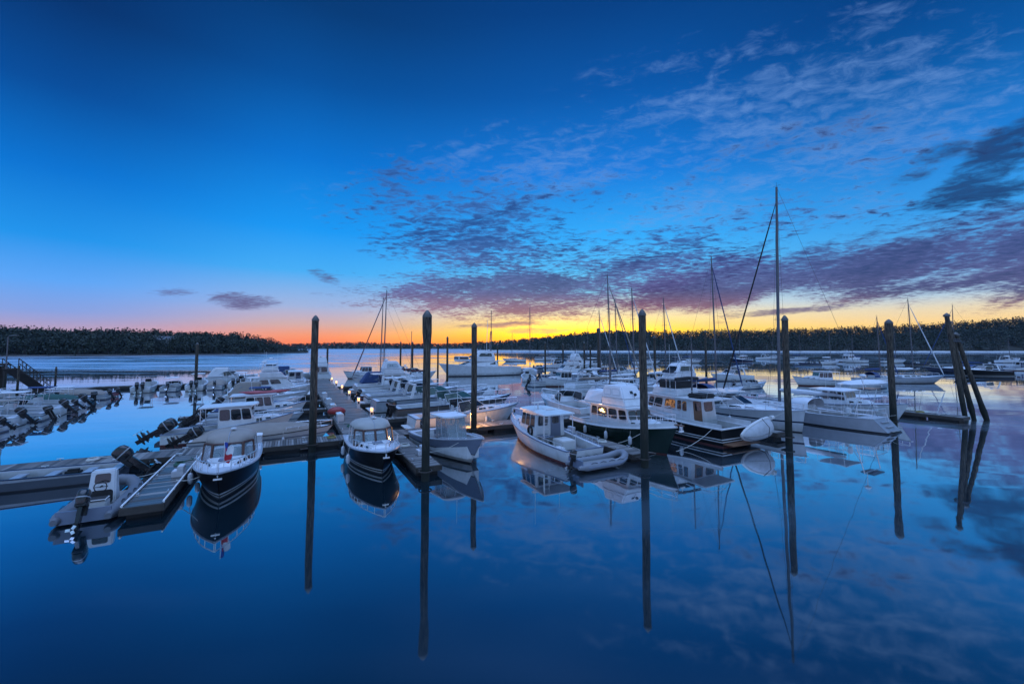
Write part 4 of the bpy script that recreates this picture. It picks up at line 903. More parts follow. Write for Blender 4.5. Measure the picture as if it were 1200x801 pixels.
cr_, ch_ = express(g(34.2, 24.4), BACK, 'grey-hulled express cruiser with dark stripe and tall plumb bow', L=12, B=3.8, top=mat('pale_grey_gelcoat', (.50, .51, .54), .3, var=.14, scale=2, stretch=(1, 1, .4), stain=.5), stripe=NAVY, hardtop=True, arch=False, rake=.35)
sailboat(g(40.0, 22.95), HV, 'big sloop with grey hull, scoop stern and the tallest mast', L=13.6, B=4.0, top=mat('warm_grey_topsides', (.25, .26, .29), .35, var=.15, scale=2), mast_h=21.3, mast_x=.055, dodger=WCANVAS, scoop=True, mr=.13, stripe=BLACK, bimini=True)
lobster_boat(g(46.9, 22.4), BACK, 'white boat with high plumb bow just right of the scoop-stern sloop', L=11, B=3.6, name='downeast_cruiser', boot=BLUEGREY)
rib(g(-6.5, 23.35), HV, 'grey inflatable with white steering console beside the pipe-edged finger dock', L=4.4, B=1.95, tilt=28, escale=.92, tubem=mat('dark_grey_hypalon', (.13, .14, .16), .55), cs=1.28)
sk = boat_root('flat_skiff', g(-10.6, 28.15), LEFT, 'long grey flat skiff with a big black outboard along the cross dock', 'motorboat')
sh_ = Hull(6.9, 1.9, .72, .55, rake=1.1, tm=.5, tr=.92, p=2.8, flare=.2); sh_.make(sk, [(.08, ANTI), (.46, mat('slate_gelcoat', (.07, .08, .10), .4)), (None, LGREY)], LGREY, (-3.1, 1.2, .16, .25), LGREY, .035, n=16)
outboard(sk, (-3.5, 0, .55), 48, 1.15)
for x in (-2.2, -.9, .3):
    m = MB(); m.box((x, 0, .48), (.4, 1.2, .06), LGREY); m.box((x, 0, .36), (.3, .9, .2), BLUEGREY); m.build('bench', sk, .02)
m = MB(); m.box((-2.6, .3, .40), (.5, .4, .3), RUBBER); m.build('fuel_tank', sk, .05)
m = MB(); m.box((-1.5, -.3, .42), (.6, .4, .3), KCANVAS); m.build('gear_bag', sk, .1)
# mooring lines
def mline(a, b, sag, lb): o = rope(None, a, b, sag); tag(o, lb, 'mooring line', 'mooring lines')
mline(g(-2.9, 22.2, 1.2), g(-4.3, 24.0, .56), .15, 'bow line from the flagged black cruiser to the pipe-edged finger')
mline(g(4.6, 22.6, 1.2), g(5.85, 24.2, .56), .15, 'bow line from the small black cruiser to the short finger')
mline(g(8.2, 22.0, 1.3), g(6.85, 23.8, .56), .15, 'bow line from the centre console to the short finger')
mline(g(16.0, 20.0, .85), g(17.1, 22.0, .56), .1, 'stern line from the lobster boat to its finger dock')
mline(g(19.6, 18.6, 2.2), g(18.0, 20.5, .56), .2, 'bow line from the dark green trawler to its finger')
mline(g(33.6, 19.2, 1.7), g(30.9, 21.0, .56), .2, 'bow line from the grey cruiser to its finger')
mline(g(42.1, 16.0, 1.1), g(43.4, 19.0, .56), .1, 'stern line from the scoop-stern sloop to its finger')
mline(g(-6.1, 25.2, .6), g(-5.25, 26.5, .56), .08, 'bow line from the console inflatable to the finger dock')

def coil(a, b, m_, nm, lb, cat, rr=.28, z=.5):
    r = empty(nm, g(a, b, z), random.uniform(0, 3), lb, cat, None); mb = MB(); P_ = []
    for i in range(70): q = i / 14 * 2 * math.pi; rad = rr * (1 + .12 * math.sin(i * .9)) - .0012 * i; P_.append((rad * math.cos(q), rad * math.sin(q), .025 + .0016 * i))
    P_ += [(rr + .25, .15, .03), (rr + .7, -.1, .025), (rr + 1.1, .2, .025)]
    mb.tube(P_, .022, m_, 5); mb.build('loops', r); return r
HOSE = mat('green_hose', (.03, .10, .06), .5); CORD = mat('yellow_cord', (.22, .17, .04), .5)
coil(-4.75, 27.2, HOSE, 'coiled_hose', 'green hose coiled on the pipe-edged finger dock', 'hose'); coil(6.3, 26.0, ROPE, 'coiled_rope', 'white rope coiled on the short finger dock', 'rope')
coil(2.6, 30.5, CORD, 'coiled_cable', 'yellow power cord coiled behind the pile between the black cruisers', 'cord'); coil(11.2, 30.2, HOSE, 'coiled_hose', 'green hose coiled on the cross dock left of the hidden lamp', 'hose')
coil(17.5, 21.4, ROPE, 'coiled_rope', 'white rope coiled on the finger behind the lobster boat inflatable', 'rope'); coil(-9.0, 30.4, ROPE, 'coiled_rope', 'white rope coiled on the outer cross dock', 'rope'); coil(50.6, 17.5, CORD, 'coiled_cable', 'yellow cord coiled on the low finger by the dolphin', 'cord')
coil(4.2, 34.0, HOSE, 'coiled_hose', 'green hose coiled at the start of the walkway', 'hose')
for a, b, lb in ((-4.4, 25.0, 'white boarding step on the pipe-edged finger'), (6.6, 23.6, 'white boarding step on the short finger beside the centre console'), (17.2, 24.4, 'white boarding step beside the dark green trawler')):
    r = empty('boarding_step', g(a, b, .5), GA, lb, 'boarding step'); m = MB(); m.box((0, 0, .14), (.45, .6, .28), PEDM); m.build('lower_step', r, .02); m = MB(); m.box((.1, 0, .38), (.25, .6, .2), PEDM); m.build('upper_step', r, .02)
for x, (a, b), lb in ((0, (-2.9, 29.75), 'black tyre fender on the cross dock edge behind the flagged cruiser'), (1, (3.2, 29.42), 'black tyre fender on the cross dock edge left of the small black cruiser')):
    r = empty('tyre_fender', g(a, 29.3, .28), GA, lb, 'tyre'); m = MB(); m.tube([(.24 * math.cos(q), -.06, .24 * math.sin(q)) for q in [2 * math.pi * i / 14 for i in range(15)]], .09, RUBBER, 8); m.build('tyre', r)
mline(g(-3.3, 28.9, .9), g(-3.0, 29.9, .58), .08, 'stern line from the flagged black cruiser to the cross dock'); mline(g(5.0, 28.6, .9), g(5.5, 29.9, .58), .08, 'stern line from the small black cruiser to the cross dock')
mline(g(12.9, 27.6, 1.6), g(12.4, 29.6, .56), .2, 'bow line from the lobster boat to the cross dock'); mline(g(24.5, 18.8, 1.2), g(18.1, 19.4, .56), .9, 'slack line from the black trawler stern across to the finger')
# ------------------------------------------------------------------ boats off the main walkway, left side
r, h_ = runabout(g(-1.2, 33.05), HU, 'white runabout under a tan cover right behind the cross dock', L=8.2, B=2.6, cover=TAN, tilt=62, escale=1.15)
outboard(r, (-4.1, .62, .62), 60, 1.05)
r, h_ = lobster_boat(g(-3.4, 36.0), HU, 'small pilothouse boat with flat hardtop and tilted black outboards', L=7.6, B=2.5, top=OFFW, detail=False, name='pilothouse_boat')
for y in (-.4, .4): outboard(r, (-3.85, y, .65), 58, 1.2)
runabout(g(-2.4, 40.2), HU, 'white runabout with windshield, next in line past the pilothouse boat', L=7.2, B=2.5, tilt=55, windshield=True, escale=1.1)
r, h_ = lobster_boat(g(-2.4, 43.0), HU, 'white hardtop boat carrying a faded red kayak on its roof', L=7.8, B=2.6, detail=False, name='pilothouse_boat'); outboard(r, (-3.95, 0, .6), 55, 1.3)
ky = empty('kayak', g(-1.7, 42.9, 2.50), HU + R(8), 'faded red kayak lying on a white hardtop', 'kayak')
m = MB(); m.loft([[(x, w * math.cos(2 * math.pi * j / 10), w * .55 * math.sin(2 * math.pi * j / 10) + e) for j in range(10)] for x, w, e in ((-2, .03, .12), (-1.5, .2, .04), (-.6, .33, 0), (.6, .33, 0), (1.5, .2, .04), (2, .03, .12))], KAYAK); m.build('hull', ky, smooth=60)
m = MB(); m.tube([(.5 * math.cos(a), .2 * math.sin(a), .17) for a in [2 * math.pi * i / 14 for i in range(15)]], .03, RUBBER, 6); m.build('cockpit_rim', ky)
runabout(g(-2.6, 46.9), HU, 'runabout under a dark blue cover on the left of the walkway', L=6.8, B=2.4, cover=BCANVAS, tilt=50)
center_console(g(-2.4, 50.0), HU, 'white centre console with blue tee top left of the walkway', L=7, ttop=BCANVAS, tilt=45, detail=False)
express(g(-2.2, 54.0), HU, 'white express cruiser with beige cockpit canvas left of the walkway', L=8.4, B=2.9, canvas=CANVAS, arch=False, detail=False)
runabout(g(-2.2, 56.8), HU, 'runabout with green cover left of the walkway', L=7, B=2.5, cover=GCANVAS, tilt=50)
flybridge(g(-1.6, 61.5), HU, 'white flybridge cruiser lying left of the walkway with open bimini', L=9.4, B=3.2)
express(g(-2.0, 66), HU, 'white express cruiser with radar arch, farthest left of the walkway', L=9, B=3, detail=False)
runabout(g(-2.4, 69.6), HU, 'small white runabout beyond the left-hand cruisers', L=6.5, B=2.3, tilt=50)
# boats off the main walkway, right side
r, h_ = express(g(13.3, 33.4), HU, 'white cruiser glowing orange from the lamp behind the centre console', L=9.4, B=2.9, arch=False, canvas=None)
r, h_ = express(g(14.2, 38.7), HU, 'taupe-hulled cruiser with green glass and twin black outboards', L=11.6, B=3.3, top=BROWNGREY, glass=GGLASS, arch=False)
for y in (-.55, .55): outboard(r, (-5.85, y, .85), 12, 1.1)
express(g(13.8, 44.4), HU, 'light grey express cruiser with green windshield and radar arch', L=12.4, B=3.5, top=LGREY, glass=GGLASS)
express(g(13.2, 49.8), HU, 'white express cruiser with navy stripe and dark windshield', L=11, B=3.4, stripe=NAVY)
runabout(g(11.0, 53.2), HU, 'maroon-hulled runabout by the third walkway lamp', L=7, B=2.5, top=RCANVAS, tilt=30)
express(g(13, 56), HU, 'white hardtop cruiser moored right of the walkway', L=10, B=3.2, hardtop=True, arch=False, detail=False)
flybridge(g(13.4, 61.8), HU, 'white flybridge boat with white canvas right of the walkway', L=10.5, B=3.4, canvas=WCANVAS)
express(g(13, 65.8), HU, 'white cruiser with blue cockpit canvas right of the walkway', L=9, B=3, canvas=BCANVAS, arch=False, detail=False)
sailboat(g(15.0, 73.5), LEFT, 'ketch with maroon sail covers at the far end of the walkway', L=12, B=3.6, mast_h=15.9, cover=RCANVAS, detail=False, mizzen=9)
sailboat(g(15.6, 80.0), LEFT, 'white sloop behind the ketch with the maroon covers', L=11, B=3.4, mast_h=15.3, cover=WCANVAS, detail=False)
m = MB(); m.ell((0, 0, .35), (.75, .45, .4), REDH, 12, 7); m.box((0, 0, .1), (1.3, .8, .2), BEAM)
o = m.build('covered_cart', None, smooth=50); o.location = g(3.75, 40.0, .5); o.rotation_euler = (0, 0, GA); tag(o, 'red-covered dock cart on the walkway edge', 'dock cart')
for i, (a, b, lb) in enumerate(((3.75, 37.2, 'white dock box nearest the start of the walkway'), (3.75, 43.2, 'white dock box just past the red-covered cart'), (3.75, 48, 'third white dock box along the walkway'), (3.75, 54, 'farthest white dock box along the walkway'), (-1.9, 31.0, 'white dock box behind the flagged black cruiser'))):
    r = empty('dock_box', g(a, b, .5), GA + (R(90) if i < 4 else 0), lb, 'dock box', 'white dock boxes')
    m = MB(); m.box((0, 0, .25), (1.1, .5, .5), PEDM); m.build('bin', r, .03); m = MB(); m.hexa([(-.58, -.28, .5), (.58, -.28, .5), (.58, .28, .5), (-.58, .28, .5)], [(-.56, -.1, .64), (.56, -.1, .64), (.56, .26, .6), (-.56, .26, .6)], WHITE); m.build('lid', r, .02)

# ------------------------------------------------------------------ row of small boats at the left dock
LRow = [(-22.6, 40.8, 'ws', WHITE, 'white runabout at the very left edge, nearest in the left row'), (-22.4, 43.8, 'open', LGREY, 'grey open skiff just before the blue-covered skiff'), (-22.4, 46.6, 'cover', BCANVAS, 'blue-covered skiff closest in the left row'), (-22.2, 49.5, 'cc', None, 'open white console boat without a top, second in the left row'), (-22.3, 52.3, 'ws', WHITE, 'white runabout with windshield, third in the left row'),
        (-22.2, 55.1, 'cc', WCANVAS, 'white centre console with white tee top in the left row'), (-22.3, 57.9, 'ws', NAVY, 'navy runabout in the middle of the left row'), (-22.2, 60.7, 'cc', BCANVAS, 'centre console with blue top in the left row'),
        (-22.2, 63.5, 'cover', GCANVAS, 'green-covered runabout in the left row'), (-22.3, 66.3, 'ws', WHITE, 'white windshield runabout far along the left row'), (-22.2, 69.1, 'cover', TAN, 'tan-covered runabout near the far corner of the left row'), (-22.2, 72.0, 'open', REDH, 'red open boat at the far corner of the left row')]
for i, (a, b, k, m_, lb) in enumerate(LRow):
    hd_ = LEFT + R(random.uniform(-9, 9)); L_ = 5.6 + 1.8 * random.random(); a += random.uniform(-.8, .8); b += random.uniform(-.25, .25); tl_ = random.choice((5, 25, 45, 60))
    if k == 'cc': center_console(g(a, b), hd_, lb, L=6.6, ttop=m_, tilt=40, detail=False)
    elif k == 'cover': runabout(g(a, b), hd_, lb, L=L_, cover=m_, tilt=tl_, escale=.8)
    else: runabout(g(a, b), hd_, lb, L=L_, top=m_, windshield=k == 'ws', escale=.8, tilt=tl_, engines=2 if i in (4, 9) else 1)
BRow = [(-36.8, 52, 'ws', NAVY, 'navy runabout in the outermost left row'), (-36.8, 56, 'cover', TAN, 'tan-covered boat in the outermost left row'), (-36.7, 60, 'cc', KCANVAS, 'console boat with black top in the outermost left row'), (-36.8, 64, 'express', None, 'white cruiser in the outermost left row'), (-36.8, 68, 'cover', GCANVAS, 'green-covered boat in the outermost left row'), (-30.6, 47.5, 'express', None, 'white cruiser moored behind the left row, lowest in the row'), (-30.4, 51.5, 'cover', BCANVAS, 'long blue-covered boat behind the left row'), (-30.5, 55, 'ws', WHITE, 'white runabout behind the left row beside the blue cover'), (-30.4, 58.5, 'express', None, 'white cruiser behind the middle of the left row'),
        (-30.5, 62, 'cc', WCANVAS, 'centre console with white top behind the left row'), (-30.4, 65.5, 'cover', WCANVAS, 'white-covered runabout behind the left row'), (-30.5, 69, 'lob', WHITE, 'white wheelhouse boat behind the left row')]
for i, (a, b, k, m_, lb) in enumerate(BRow):
    if k == 'express': express(g(a - .5, b), HU, lb, L=7.6, B=2.7, arch=i > 4, detail=False)
    elif k == 'cc': center_console(g(a, b), HU, lb, L=6.6, ttop=m_, tilt=40, detail=False)
    elif k == 'lob': lobster_boat(g(a, b), HU, lb, L=7.5, B=2.6, detail=False)
    elif k == 'cover': runabout(g(a, b), HU, lb, L=7, B=2.5, cover=m_, tilt=45)
    else: runabout(g(a, b), HU, lb, L=6.4, tilt=40)
center_console(g(-18.0, 79.2), HV, 'centre console with dark tee top, first in the row of sterns', L=7, ttop=KCANVAS, tilt=20, detail=False, engines=2)
runabout(g(-15.0, 79.0), HV, 'low white runabout between the two tee tops', L=6.5, tilt=40)
center_console(g(-12.0, 79.2), HV, 'centre console with white tee top beside the lone pile', L=7, ttop=WCANVAS, tilt=20, detail=False, engines=2)
runabout(g(-9.6, 79.0), HV, 'small covered runabout right of the lone pile', L=6, cover=TAN, tilt=40)
center_console(g(-6.6, 79.4), HV, 'large centre console with three black outboards, stern on', L=8.6, B=2.9, ttop=WCANVAS, engines=3, tilt=25, detail=False)
flybridge(g(-2.6, 80.0), HV, 'dark-hulled flybridge boat, stern on, in the far row', L=9, B=3.2, top=BROWNGREY)
lobster_boat(g(1.0, 79.6), HV, 'black-hulled wheelhouse boat at the end of the far row', L=9, B=3.1, top=BLACK, detail=False)
flybridge(g(5.4, 92.5), HV, 'tall white flybridge yacht beyond the end of the walkway', L=11, B=3.8, canvas=WCANVAS)
express(g(0.6, 92), HU, 'white cruiser with blue canvas behind the far cross float', L=8.5, canvas=BCANVAS, arch=False, detail=False)
express(g(-9, 91), HU, 'white cruiser with white canvas behind the far cross float', L=8.5, canvas=WCANVAS, arch=False, detail=False)
lobster_boat(g(14, 90), LEFT, 'white wheelhouse boat behind the sloop at the walkway end', L=9, detail=False)
express(g(22, 84), HU, 'white express cruiser with arch out beyond the walkway end', L=9, detail=False)

# ------------------------------------------------------------------ big yacht, boats beyond the cross dock on the right
y_, yh = flybridge(g(37, 86.5), LEFT, 'large white motor yacht lying broadside in the open water', L=18.5, B=4.8, canvas=WCANVAS, tower=True); y_.scale = (1, 1, 1.22)
m = MB()
for yy in (-.5, .5): m.tube([(-2.5, yy, 4.0), (-2.8, yy * .5, 8.0)], .10, ALU, 6)
for z in (6, 7.5): m.tube([(-2.65, -.45, z), (-2.65, .45, z)], .04, ALU, 5)
m.tube([(-2.8, 0, 8), (-2.8, 0, 11.8)], .08, ALU, 5); m.tube([(-1.2, 1, 4.3), (-1.4, 1.2, 10)], .05, FWHT, 5); m.build('mast_tower', y_)
m = MB(); m.box((4.2, 0, 3.05), (2.4, 3, .9), WHITE); m.build('wheelhouse', y_, .15); m = MB()
for sd in (-1, 1): m.box((4.2, sd * 1.505, 3.2), (1.9, .02, .4), GLASS)
m.box((5.405, 0, 3.2), (.02, 2.6, .4), GLASS); m.build('wheelhouse_window', y_)
express(g(24.2, 35.2), HV, 'white cruiser lit peach beyond the lobster boat roof', L=8.5, B=3, arch=False, detail=False)
runabout(g(28.6, 35.0), HV, 'runabout with black cover between the two trawlers', L=7.5, B=2.6, cover=KCANVAS, tilt=30)
lobster_boat(g(32.6, 36.5), HV, 'black-hulled wheelhouse boat behind the trawlers', L=9, top=BLACK, detail=False)
flybridge(g(42.4, 37.6), LEFT, 'white flybridge boat with sloping white canvas behind the black trawler', L=12, B=3.9, canvas=WCANVAS, tower=True)
lobster_boat(g(37.4, 41.5), LEFT, 'white wheelhouse boat lying left of the sloping canvas flybridge', L=9, detail=False)
S = [(714, 54, 322, 11, LEFT + R(160), 'white sloop with the tall mast left of the dark pile', TAN), (742, 60, 337, 10.5, HU, 'white sloop whose mast stands just left of the tall pile', WCANVAS), (722, 70, 350, 10, HU, 'far white sloop with short mast among the taller ones', BCANVAS),
     (703, 75, 363, 9.5, HU, 'far small sloop behind the thick capped pile', WCANVAS), (779, 65, 349, 10, HU, 'white sloop with mast right of the tall pile', WCANVAS), (837, 52, 300, 12, HU, 'white sloop with the second tallest mast', BCANVAS),
     (621, 98, 360, 11, HU + R(60), 'lone white sloop in the open water right of the motor yacht', WCANVAS), (1029, 74, 371, 9, R(10), 'small white sloop beside the sleeved right-hand pile', BCANVAS), (1067, 75, 350, 11.5, R(-8), 'grey sloop moored bow right behind the sleeved pile', WCANVAS),
     (1117, 104, 357, 15, R(165), 'dark-hulled yacht with tall mast behind the dolphin', BCANVAS)]
for i, (px, Y, tp, L_, hd_, lb, cv) in enumerate(S):
    hgt = H + (405 - tp) * Y / F
    off = Matrix.Rotation(hd_, 3, 'Z') @ Vector((.08 * L_ - .01 * hgt, 0, 0))
    sailboat(Vector(((px - 600) * Y / F, Y, 0)) - off, hd_, lb, L=L_, B=L_ * .31, top=LGREY if i == 8 else (NAVY if i == 9 else WHITE), mast_h=hgt, cover=cv, detail=False, dodger=cv if i % 2 else None, stripe=NAVY)
lobster_boat(at(966, 452), R(172), 'white wheelhouse boat moored off the grey pile, facing left', L=9.5, detail=False)
runabout(at(1016, 455), R(8), 'white boat under a pale striped cover near the sleeved pile', L=8.5, B=2.8, cover=WCANVAS, engines=0)
express(at(1148, 440), R(176), 'black express cruiser moored right of the dolphin', L=11, B=3.4, top=BLACK, detail=False)
express(at(1183, 425), R(5), 'distant white cruiser near the right edge of the water', L=9, detail=False)
lobster_boat(at(1199, 434), R(10), 'white boat cut by the right edge of the picture', L=9, detail=False)
flybridge(at(996, 424), R(10), 'distant white flybridge boat below the right-hand woods', L=10, B=3.5)
express(at(900, 421), R(0), 'distant low white cruiser left of the tallest mast', L=10, detail=False)
lobster_boat(at(868, 424), R(185), 'distant pale wheelhouse boat in the sunrise glare', L=8.5, top=NAVY, detail=False)
runabout(at(948, 428), R(180), 'dark small boat in the bright reflection', L=7, top=NAVY)
runabout(at(1072, 428), R(170), 'dark runabout moored behind the grey sloop', L=7, top=BLACK)
runabout(at(796, 421), R(180), 'small dark boat moored under the far shore', L=7, top=NAVY)
FS = [(970, 150, 388, 5), (1000, 165, 392, 178), (757, 150, 392, 10), (868, 175, 393, 175), (1046, 160, 388, 0), (672, 170, 388, 20), (690, 140, 385, 170), (808, 160, 389, 5), (640, 190, 391, 0), (1180, 170, 396, 12), (935, 190, 393, 3), (602, 175, 390, 160)]
FSL = ['far sloop right of the tallest mast', 'far sloop behind the flybridge boat under the woods', 'far sloop behind the tall middle pile', 'far sloop in the sunrise glare', 'far sloop right of the sleeved pile', 'far sloop by the pale flybridge boats', 'far sloop left of the thick capped pile', 'far sloop behind the white canvas flybridge', 'far sloop in the middle under the dark hill', 'far sloop near the right edge', 'far sloop just right of the grey pile', 'far sloop right behind the motor yacht']
for i, (px, Y, tp, hd_) in enumerate(FS):
    sailboat(Vector(((px - 600) * Y / F, Y, 0)), R(hd_), FSL[i], L=8.5 + i % 3, B=2.9, mast_h=H + (405 - tp) * Y / F, detail=False, cover=[WCANVAS, BCANVAS, TAN][i % 3], genoa=False, group='far moored sloops')
C = [(618, 446, 'cc', 'small centre console in the middle of the water left of the far pile', 95), (650, 443, 'run', 'low dark runabout by the far float', 20), (668, 441, 'fly', 'pale flybridge boat by the far float', 200), (684, 446, 'exp', 'white cruiser with grey hull at the near end of the far float', 190), (705, 443, 'lob', 'wheelhouse boat at the foot of the thick capped pile', 200),
     (676, 432, 'fly', 'flybridge boat with white canvas behind the far float', 30), (655, 431, 'exp', 'white cruiser behind the far float', 10), (728, 441, 'exp', 'white cruiser right of the thick capped pile', 15), (757, 447, 'run', 'white open boat behind the tall middle pile', 40), (775, 452, 'exp', 'white cruiser left of the sloping canvas flybridge', 20),
     (632, 433, 'run', 'small boat far out beside the lone sloop', 60), (606, 437, 'cc', 'small boat off the motor yacht stern', 0), (640, 452, 'run', 'little skiff in front of the far pile', 30), (662, 452, 'lob', 'white wheelhouse boat in front of the far float', 200), (697, 456, 'exp', 'white cruiser behind the dark green trawler canvas', 27), (738, 458, 'cc', 'centre console with black top behind the trawler canvas', 27), (855, 446, 'exp', 'white cruiser just right of the second tallest mast', 200), (880, 455, 'run', 'white runabout behind the grey-hulled cruiser', 20)]
for i, (px, py, k, lb, hd_) in enumerate(C):
    p = at(px, py); h2 = R(hd_)
    if k == 'cc': center_console(p, h2, lb, L=6.6, detail=False, ttop=KCANVAS if i > 12 else WCANVAS)
    elif k == 'run': runabout(p, h2, lb, L=6.4, top=[WHITE, NAVY, WHITE][i % 3], tilt=30)
    elif k == 'fly': flybridge(p, h2, lb, L=10, B=3.4, canvas=WCANVAS if i == 5 else None)
    elif k == 'exp': express(p, h2, lb, L=9, detail=False, arch=i % 2 == 0, top=LGREY if i == 3 else WHITE)
    else: lobster_boat(p, h2, lb, L=8.5, detail=False, top=BLACK if i == 4 else WHITE)

# ------------------------------------------------------------------ wharf, gangway and lamp on the left
wf = empty('wharf', (-81.5, 60, 0), 0, 'old timber wharf on piles at the left edge', 'wharf')
m = MB(); m.box((-4, 0, 3.75), (20, 9, .3), BEAM); m.build('deck', wf)
for x in (-12, -8, -4, 0, 3, 5.6):
    for y in (-4.2, 0, 4.2):
        m = MB(); m.tube([(x, y, -1.5), (x, y, 4.4 if y == -4.2 else 3.6)], .22, PILEM, 8); m.build('pile', wf)
m = MB(); m.box((-4, -4.55, 2.9), (19.8, .08, 1.4), REDH); m.build('red_fascia', wf); m = MB(); m.box((-4, -4.6, 1.6), (19.8, .1, .25), BEAM); m.build('cross_beam', wf)
m = MB(); m.box((-4, 4, 1.8), (19.5, .3, 3.4), BEAM); m.build('bulkhead', wf)
rails('railing', wf, [(x, -4.4, 3.9) for x in range(-13, 7, 2)], 1.0, BEAM, .05, True)
lp = empty('lamp_post', at(7, 432, 3.9), 0, 'thin lamp post with flat head on the timber wharf', 'lamp post')
m = MB(); m.tube([(0, 0, 0), (0, 0, 3.6), (.1, 0, 3.75), (.9, 0, 3.8)], .06, ALU, 7); m.build('post', lp); m = MB(); m.box((.8, 0, 3.76), (.7, .3, .1), CAPM); m.build('lamp_head', lp, .02)
gp0, gp1 = at(12, 431, 3.9), at(50, 457, .7); dv = gp1 - gp0
gw = empty('gangway', gp0, math.atan2(dv.y, dv.x), 'dark gangway sloping down from the wharf to the floats', 'gangway'); ln = math.hypot(dv.x, dv.y)
m = MB(); m.hexa([(0, -.7, -.15), (ln, -.7, dv.z - .15), (ln, .7, dv.z - .15), (0, .7, -.15)], [(0, -.7, 0), (ln, -.7, dv.z), (ln, .7, dv.z), (0, .7, 0)], BEAM); m.build('ramp', gw)
for sd in (-.7, .7):
    m = MB(); m.tube([(0, sd, 1.1), (ln, sd, dv.z + 1.1)], .05, BEAM, 5); m.tube([(0, sd, .55), (ln, sd, dv.z + .55)], .04, BEAM, 5); k = 9
    for i in range(k + 1): m.tube([(ln * i / k, sd, dv.z * i / k), (ln * i / k, sd, dv.z * i / k + 1.1)], .045, BEAM, 5)
    for i in range(k): m.tube([(ln * i / k, sd, dv.z * i / k), (ln * (i + 1) / k, sd, dv.z * (i + 1) / k + 1.1)], .03, BEAM, 4)
    m.build('handrail', gw)
p = at(52, 460); o = dock('floating_dock', 'float at the foot of the gangway', 0, 10, 0, 3, detail=False); o.location = (p.x, p.y, 0); o.rotation_euler = (0, 0, R(20))

# ------------------------------------------------------------------ water
wm = bpy.data.meshes.new('water'); X0, Y0, Y1 = 1700, -300, 1300
wm.from_pydata([(-X0, Y0, 0), (X0, Y0, 0), (X0, Y1, 0), (-X0, Y1, 0)], [], [(0, 1, 2, 3)])
wo = bpy.data.objects.new('water', wm); COL.objects.link(wo); wo['kind'] = 'structure'
class NT:
    def __init__(s, nt): s.nt = nt; s.L = nt.links.new
    def n(s, t, **k):
        x = s.nt.nodes.new(t)
        for a, b in k.items(): setattr(x, a, b)
        return x
    def put(s, sock, v):
        if isinstance(v, (int, float)): sock.default_value = v
        elif isinstance(v, tuple): sock.default_value = v
        else: s.L(v, sock)
    def m(s, op, a, b=0.0, c=None, clamp=False):
        x = s.n('ShaderNodeMath', operation=op, use_clamp=clamp); s.put(x.inputs[0], a); s.put(x.inputs[1], b)
        if c is not None: s.put(x.inputs[2], c)
        return x.outputs[0]
    def ss(s, v, a, b, lo=0.0, hi=1.0):
        x = s.n('ShaderNodeMapRange', interpolation_type='SMOOTHSTEP'); s.put(x.inputs[0], v)
        for i, q in enumerate((a, b, lo, hi)): x.inputs[1 + i].default_value = q
        return x.outputs[0]
    def noise(s, vec, scale, detail=4, rough=.55, dist=0):
        x = s.n('ShaderNodeTexNoise'); s.L(vec, x.inputs['Vector']); x.inputs['Scale'].default_value = scale; x.inputs['Detail'].default_value = detail
        x.inputs['Roughness'].default_value = rough; x.inputs['Distortion'].default_value = dist; return x.outputs['Fac']
    def mapv(s, vec, scale=(1, 1, 1), loc=(0, 0, 0), rot=(0, 0, 0)):
        x = s.n('ShaderNodeMapping'); s.L(vec, x.inputs[0]); x.inputs['Scale'].default_value = scale; x.inputs['Location'].default_value = loc; x.inputs['Rotation'].default_value = rot; return x.outputs[0]
    def mix(s, f, a, b):
        x = s.n('ShaderNodeMix', data_type='RGBA'); s.put(x.inputs[0], f); s.put(x.inputs[6], a); s.put(x.inputs[7], b); return x.outputs[2]
    def xyz(s, v):
        x = s.n('ShaderNodeSeparateXYZ'); s.L(v, x.inputs[0]); return x.outputs
    def comb(s, a, b, c):
        x = s.n('ShaderNodeCombineXYZ'); s.put(x.inputs[0], a); s.put(x.inputs[1], b); s.put(x.inputs[2], c); return x.outputs[0]
    def ramp(s, v, stops):
        x = s.n('ShaderNodeValToRGB'); e = x.color_ramp.elements
        while len(e) < len(stops): e.new(.5)
        for el, (p_, c_) in zip(e, stops): el.position = p_; el.color = c_
        s.put(x.inputs[0], v); return x.outputs[0]
W = bpy.data.materials.new('still_water'); W.use_nodes = True; t = NT(W.node_tree); W.node_tree.nodes.clear()
out = t.n('ShaderNodeOutputMaterial'); pos = t.n('ShaderNodeNewGeometry').outputs['Position']; px_, py_, _ = t.xyz(pos)
big = t.noise(t.mapv(pos, (.02, .05, 1)), 1.0, 4)
# wind-ruffled patches: the flats on the far left and a band under the far shore
left = t.m('MULTIPLY', t.ss(t.m('ADD', py_, t.m('MULTIPLY', t.m('SUBTRACT', big, .5), 30.0)), 104, 132), t.ss(t.m('ADD', px_, t.m('MULTIPLY', t.m('SUBTRACT', big, .5), 160.0)), -40, -75))
farb = t.ss(py_, 330, 420)
pat = t.ss(t.noise(t.mapv(pos, (.016, .07, 1)), 1.0, 6, .65), .36, .60)
ruff = t.m('MAXIMUM', t.m('MULTIPLY', left, t.m('MULTIPLY_ADD', pat, .85, .15)), t.m('MULTIPLY', farb, .8))
rough = t.m('MULTIPLY_ADD', ruff, .26, .03)
fine = t.noise(t.mapv(pos, (.35, 1.4, 1)), 1.0, 6, .7); streak = t.noise(t.mapv(pos, (.05, .45, 1)), 1.0, 5, .6)
swell = t.noise(t.mapv(pos, (.10, .22, 1)), 1.0, 2)
hgt = t.m('ADD', t.m('MULTIPLY', swell, .05), t.m('MULTIPLY', t.m('MULTIPLY', t.m('ADD', fine, streak), ruff), .30))
bp = t.n('ShaderNodeBump'); bp.inputs['Strength'].default_value = 1; bp.inputs['Distance'].default_value = .35; t.L(hgt, bp.inputs['Height'])
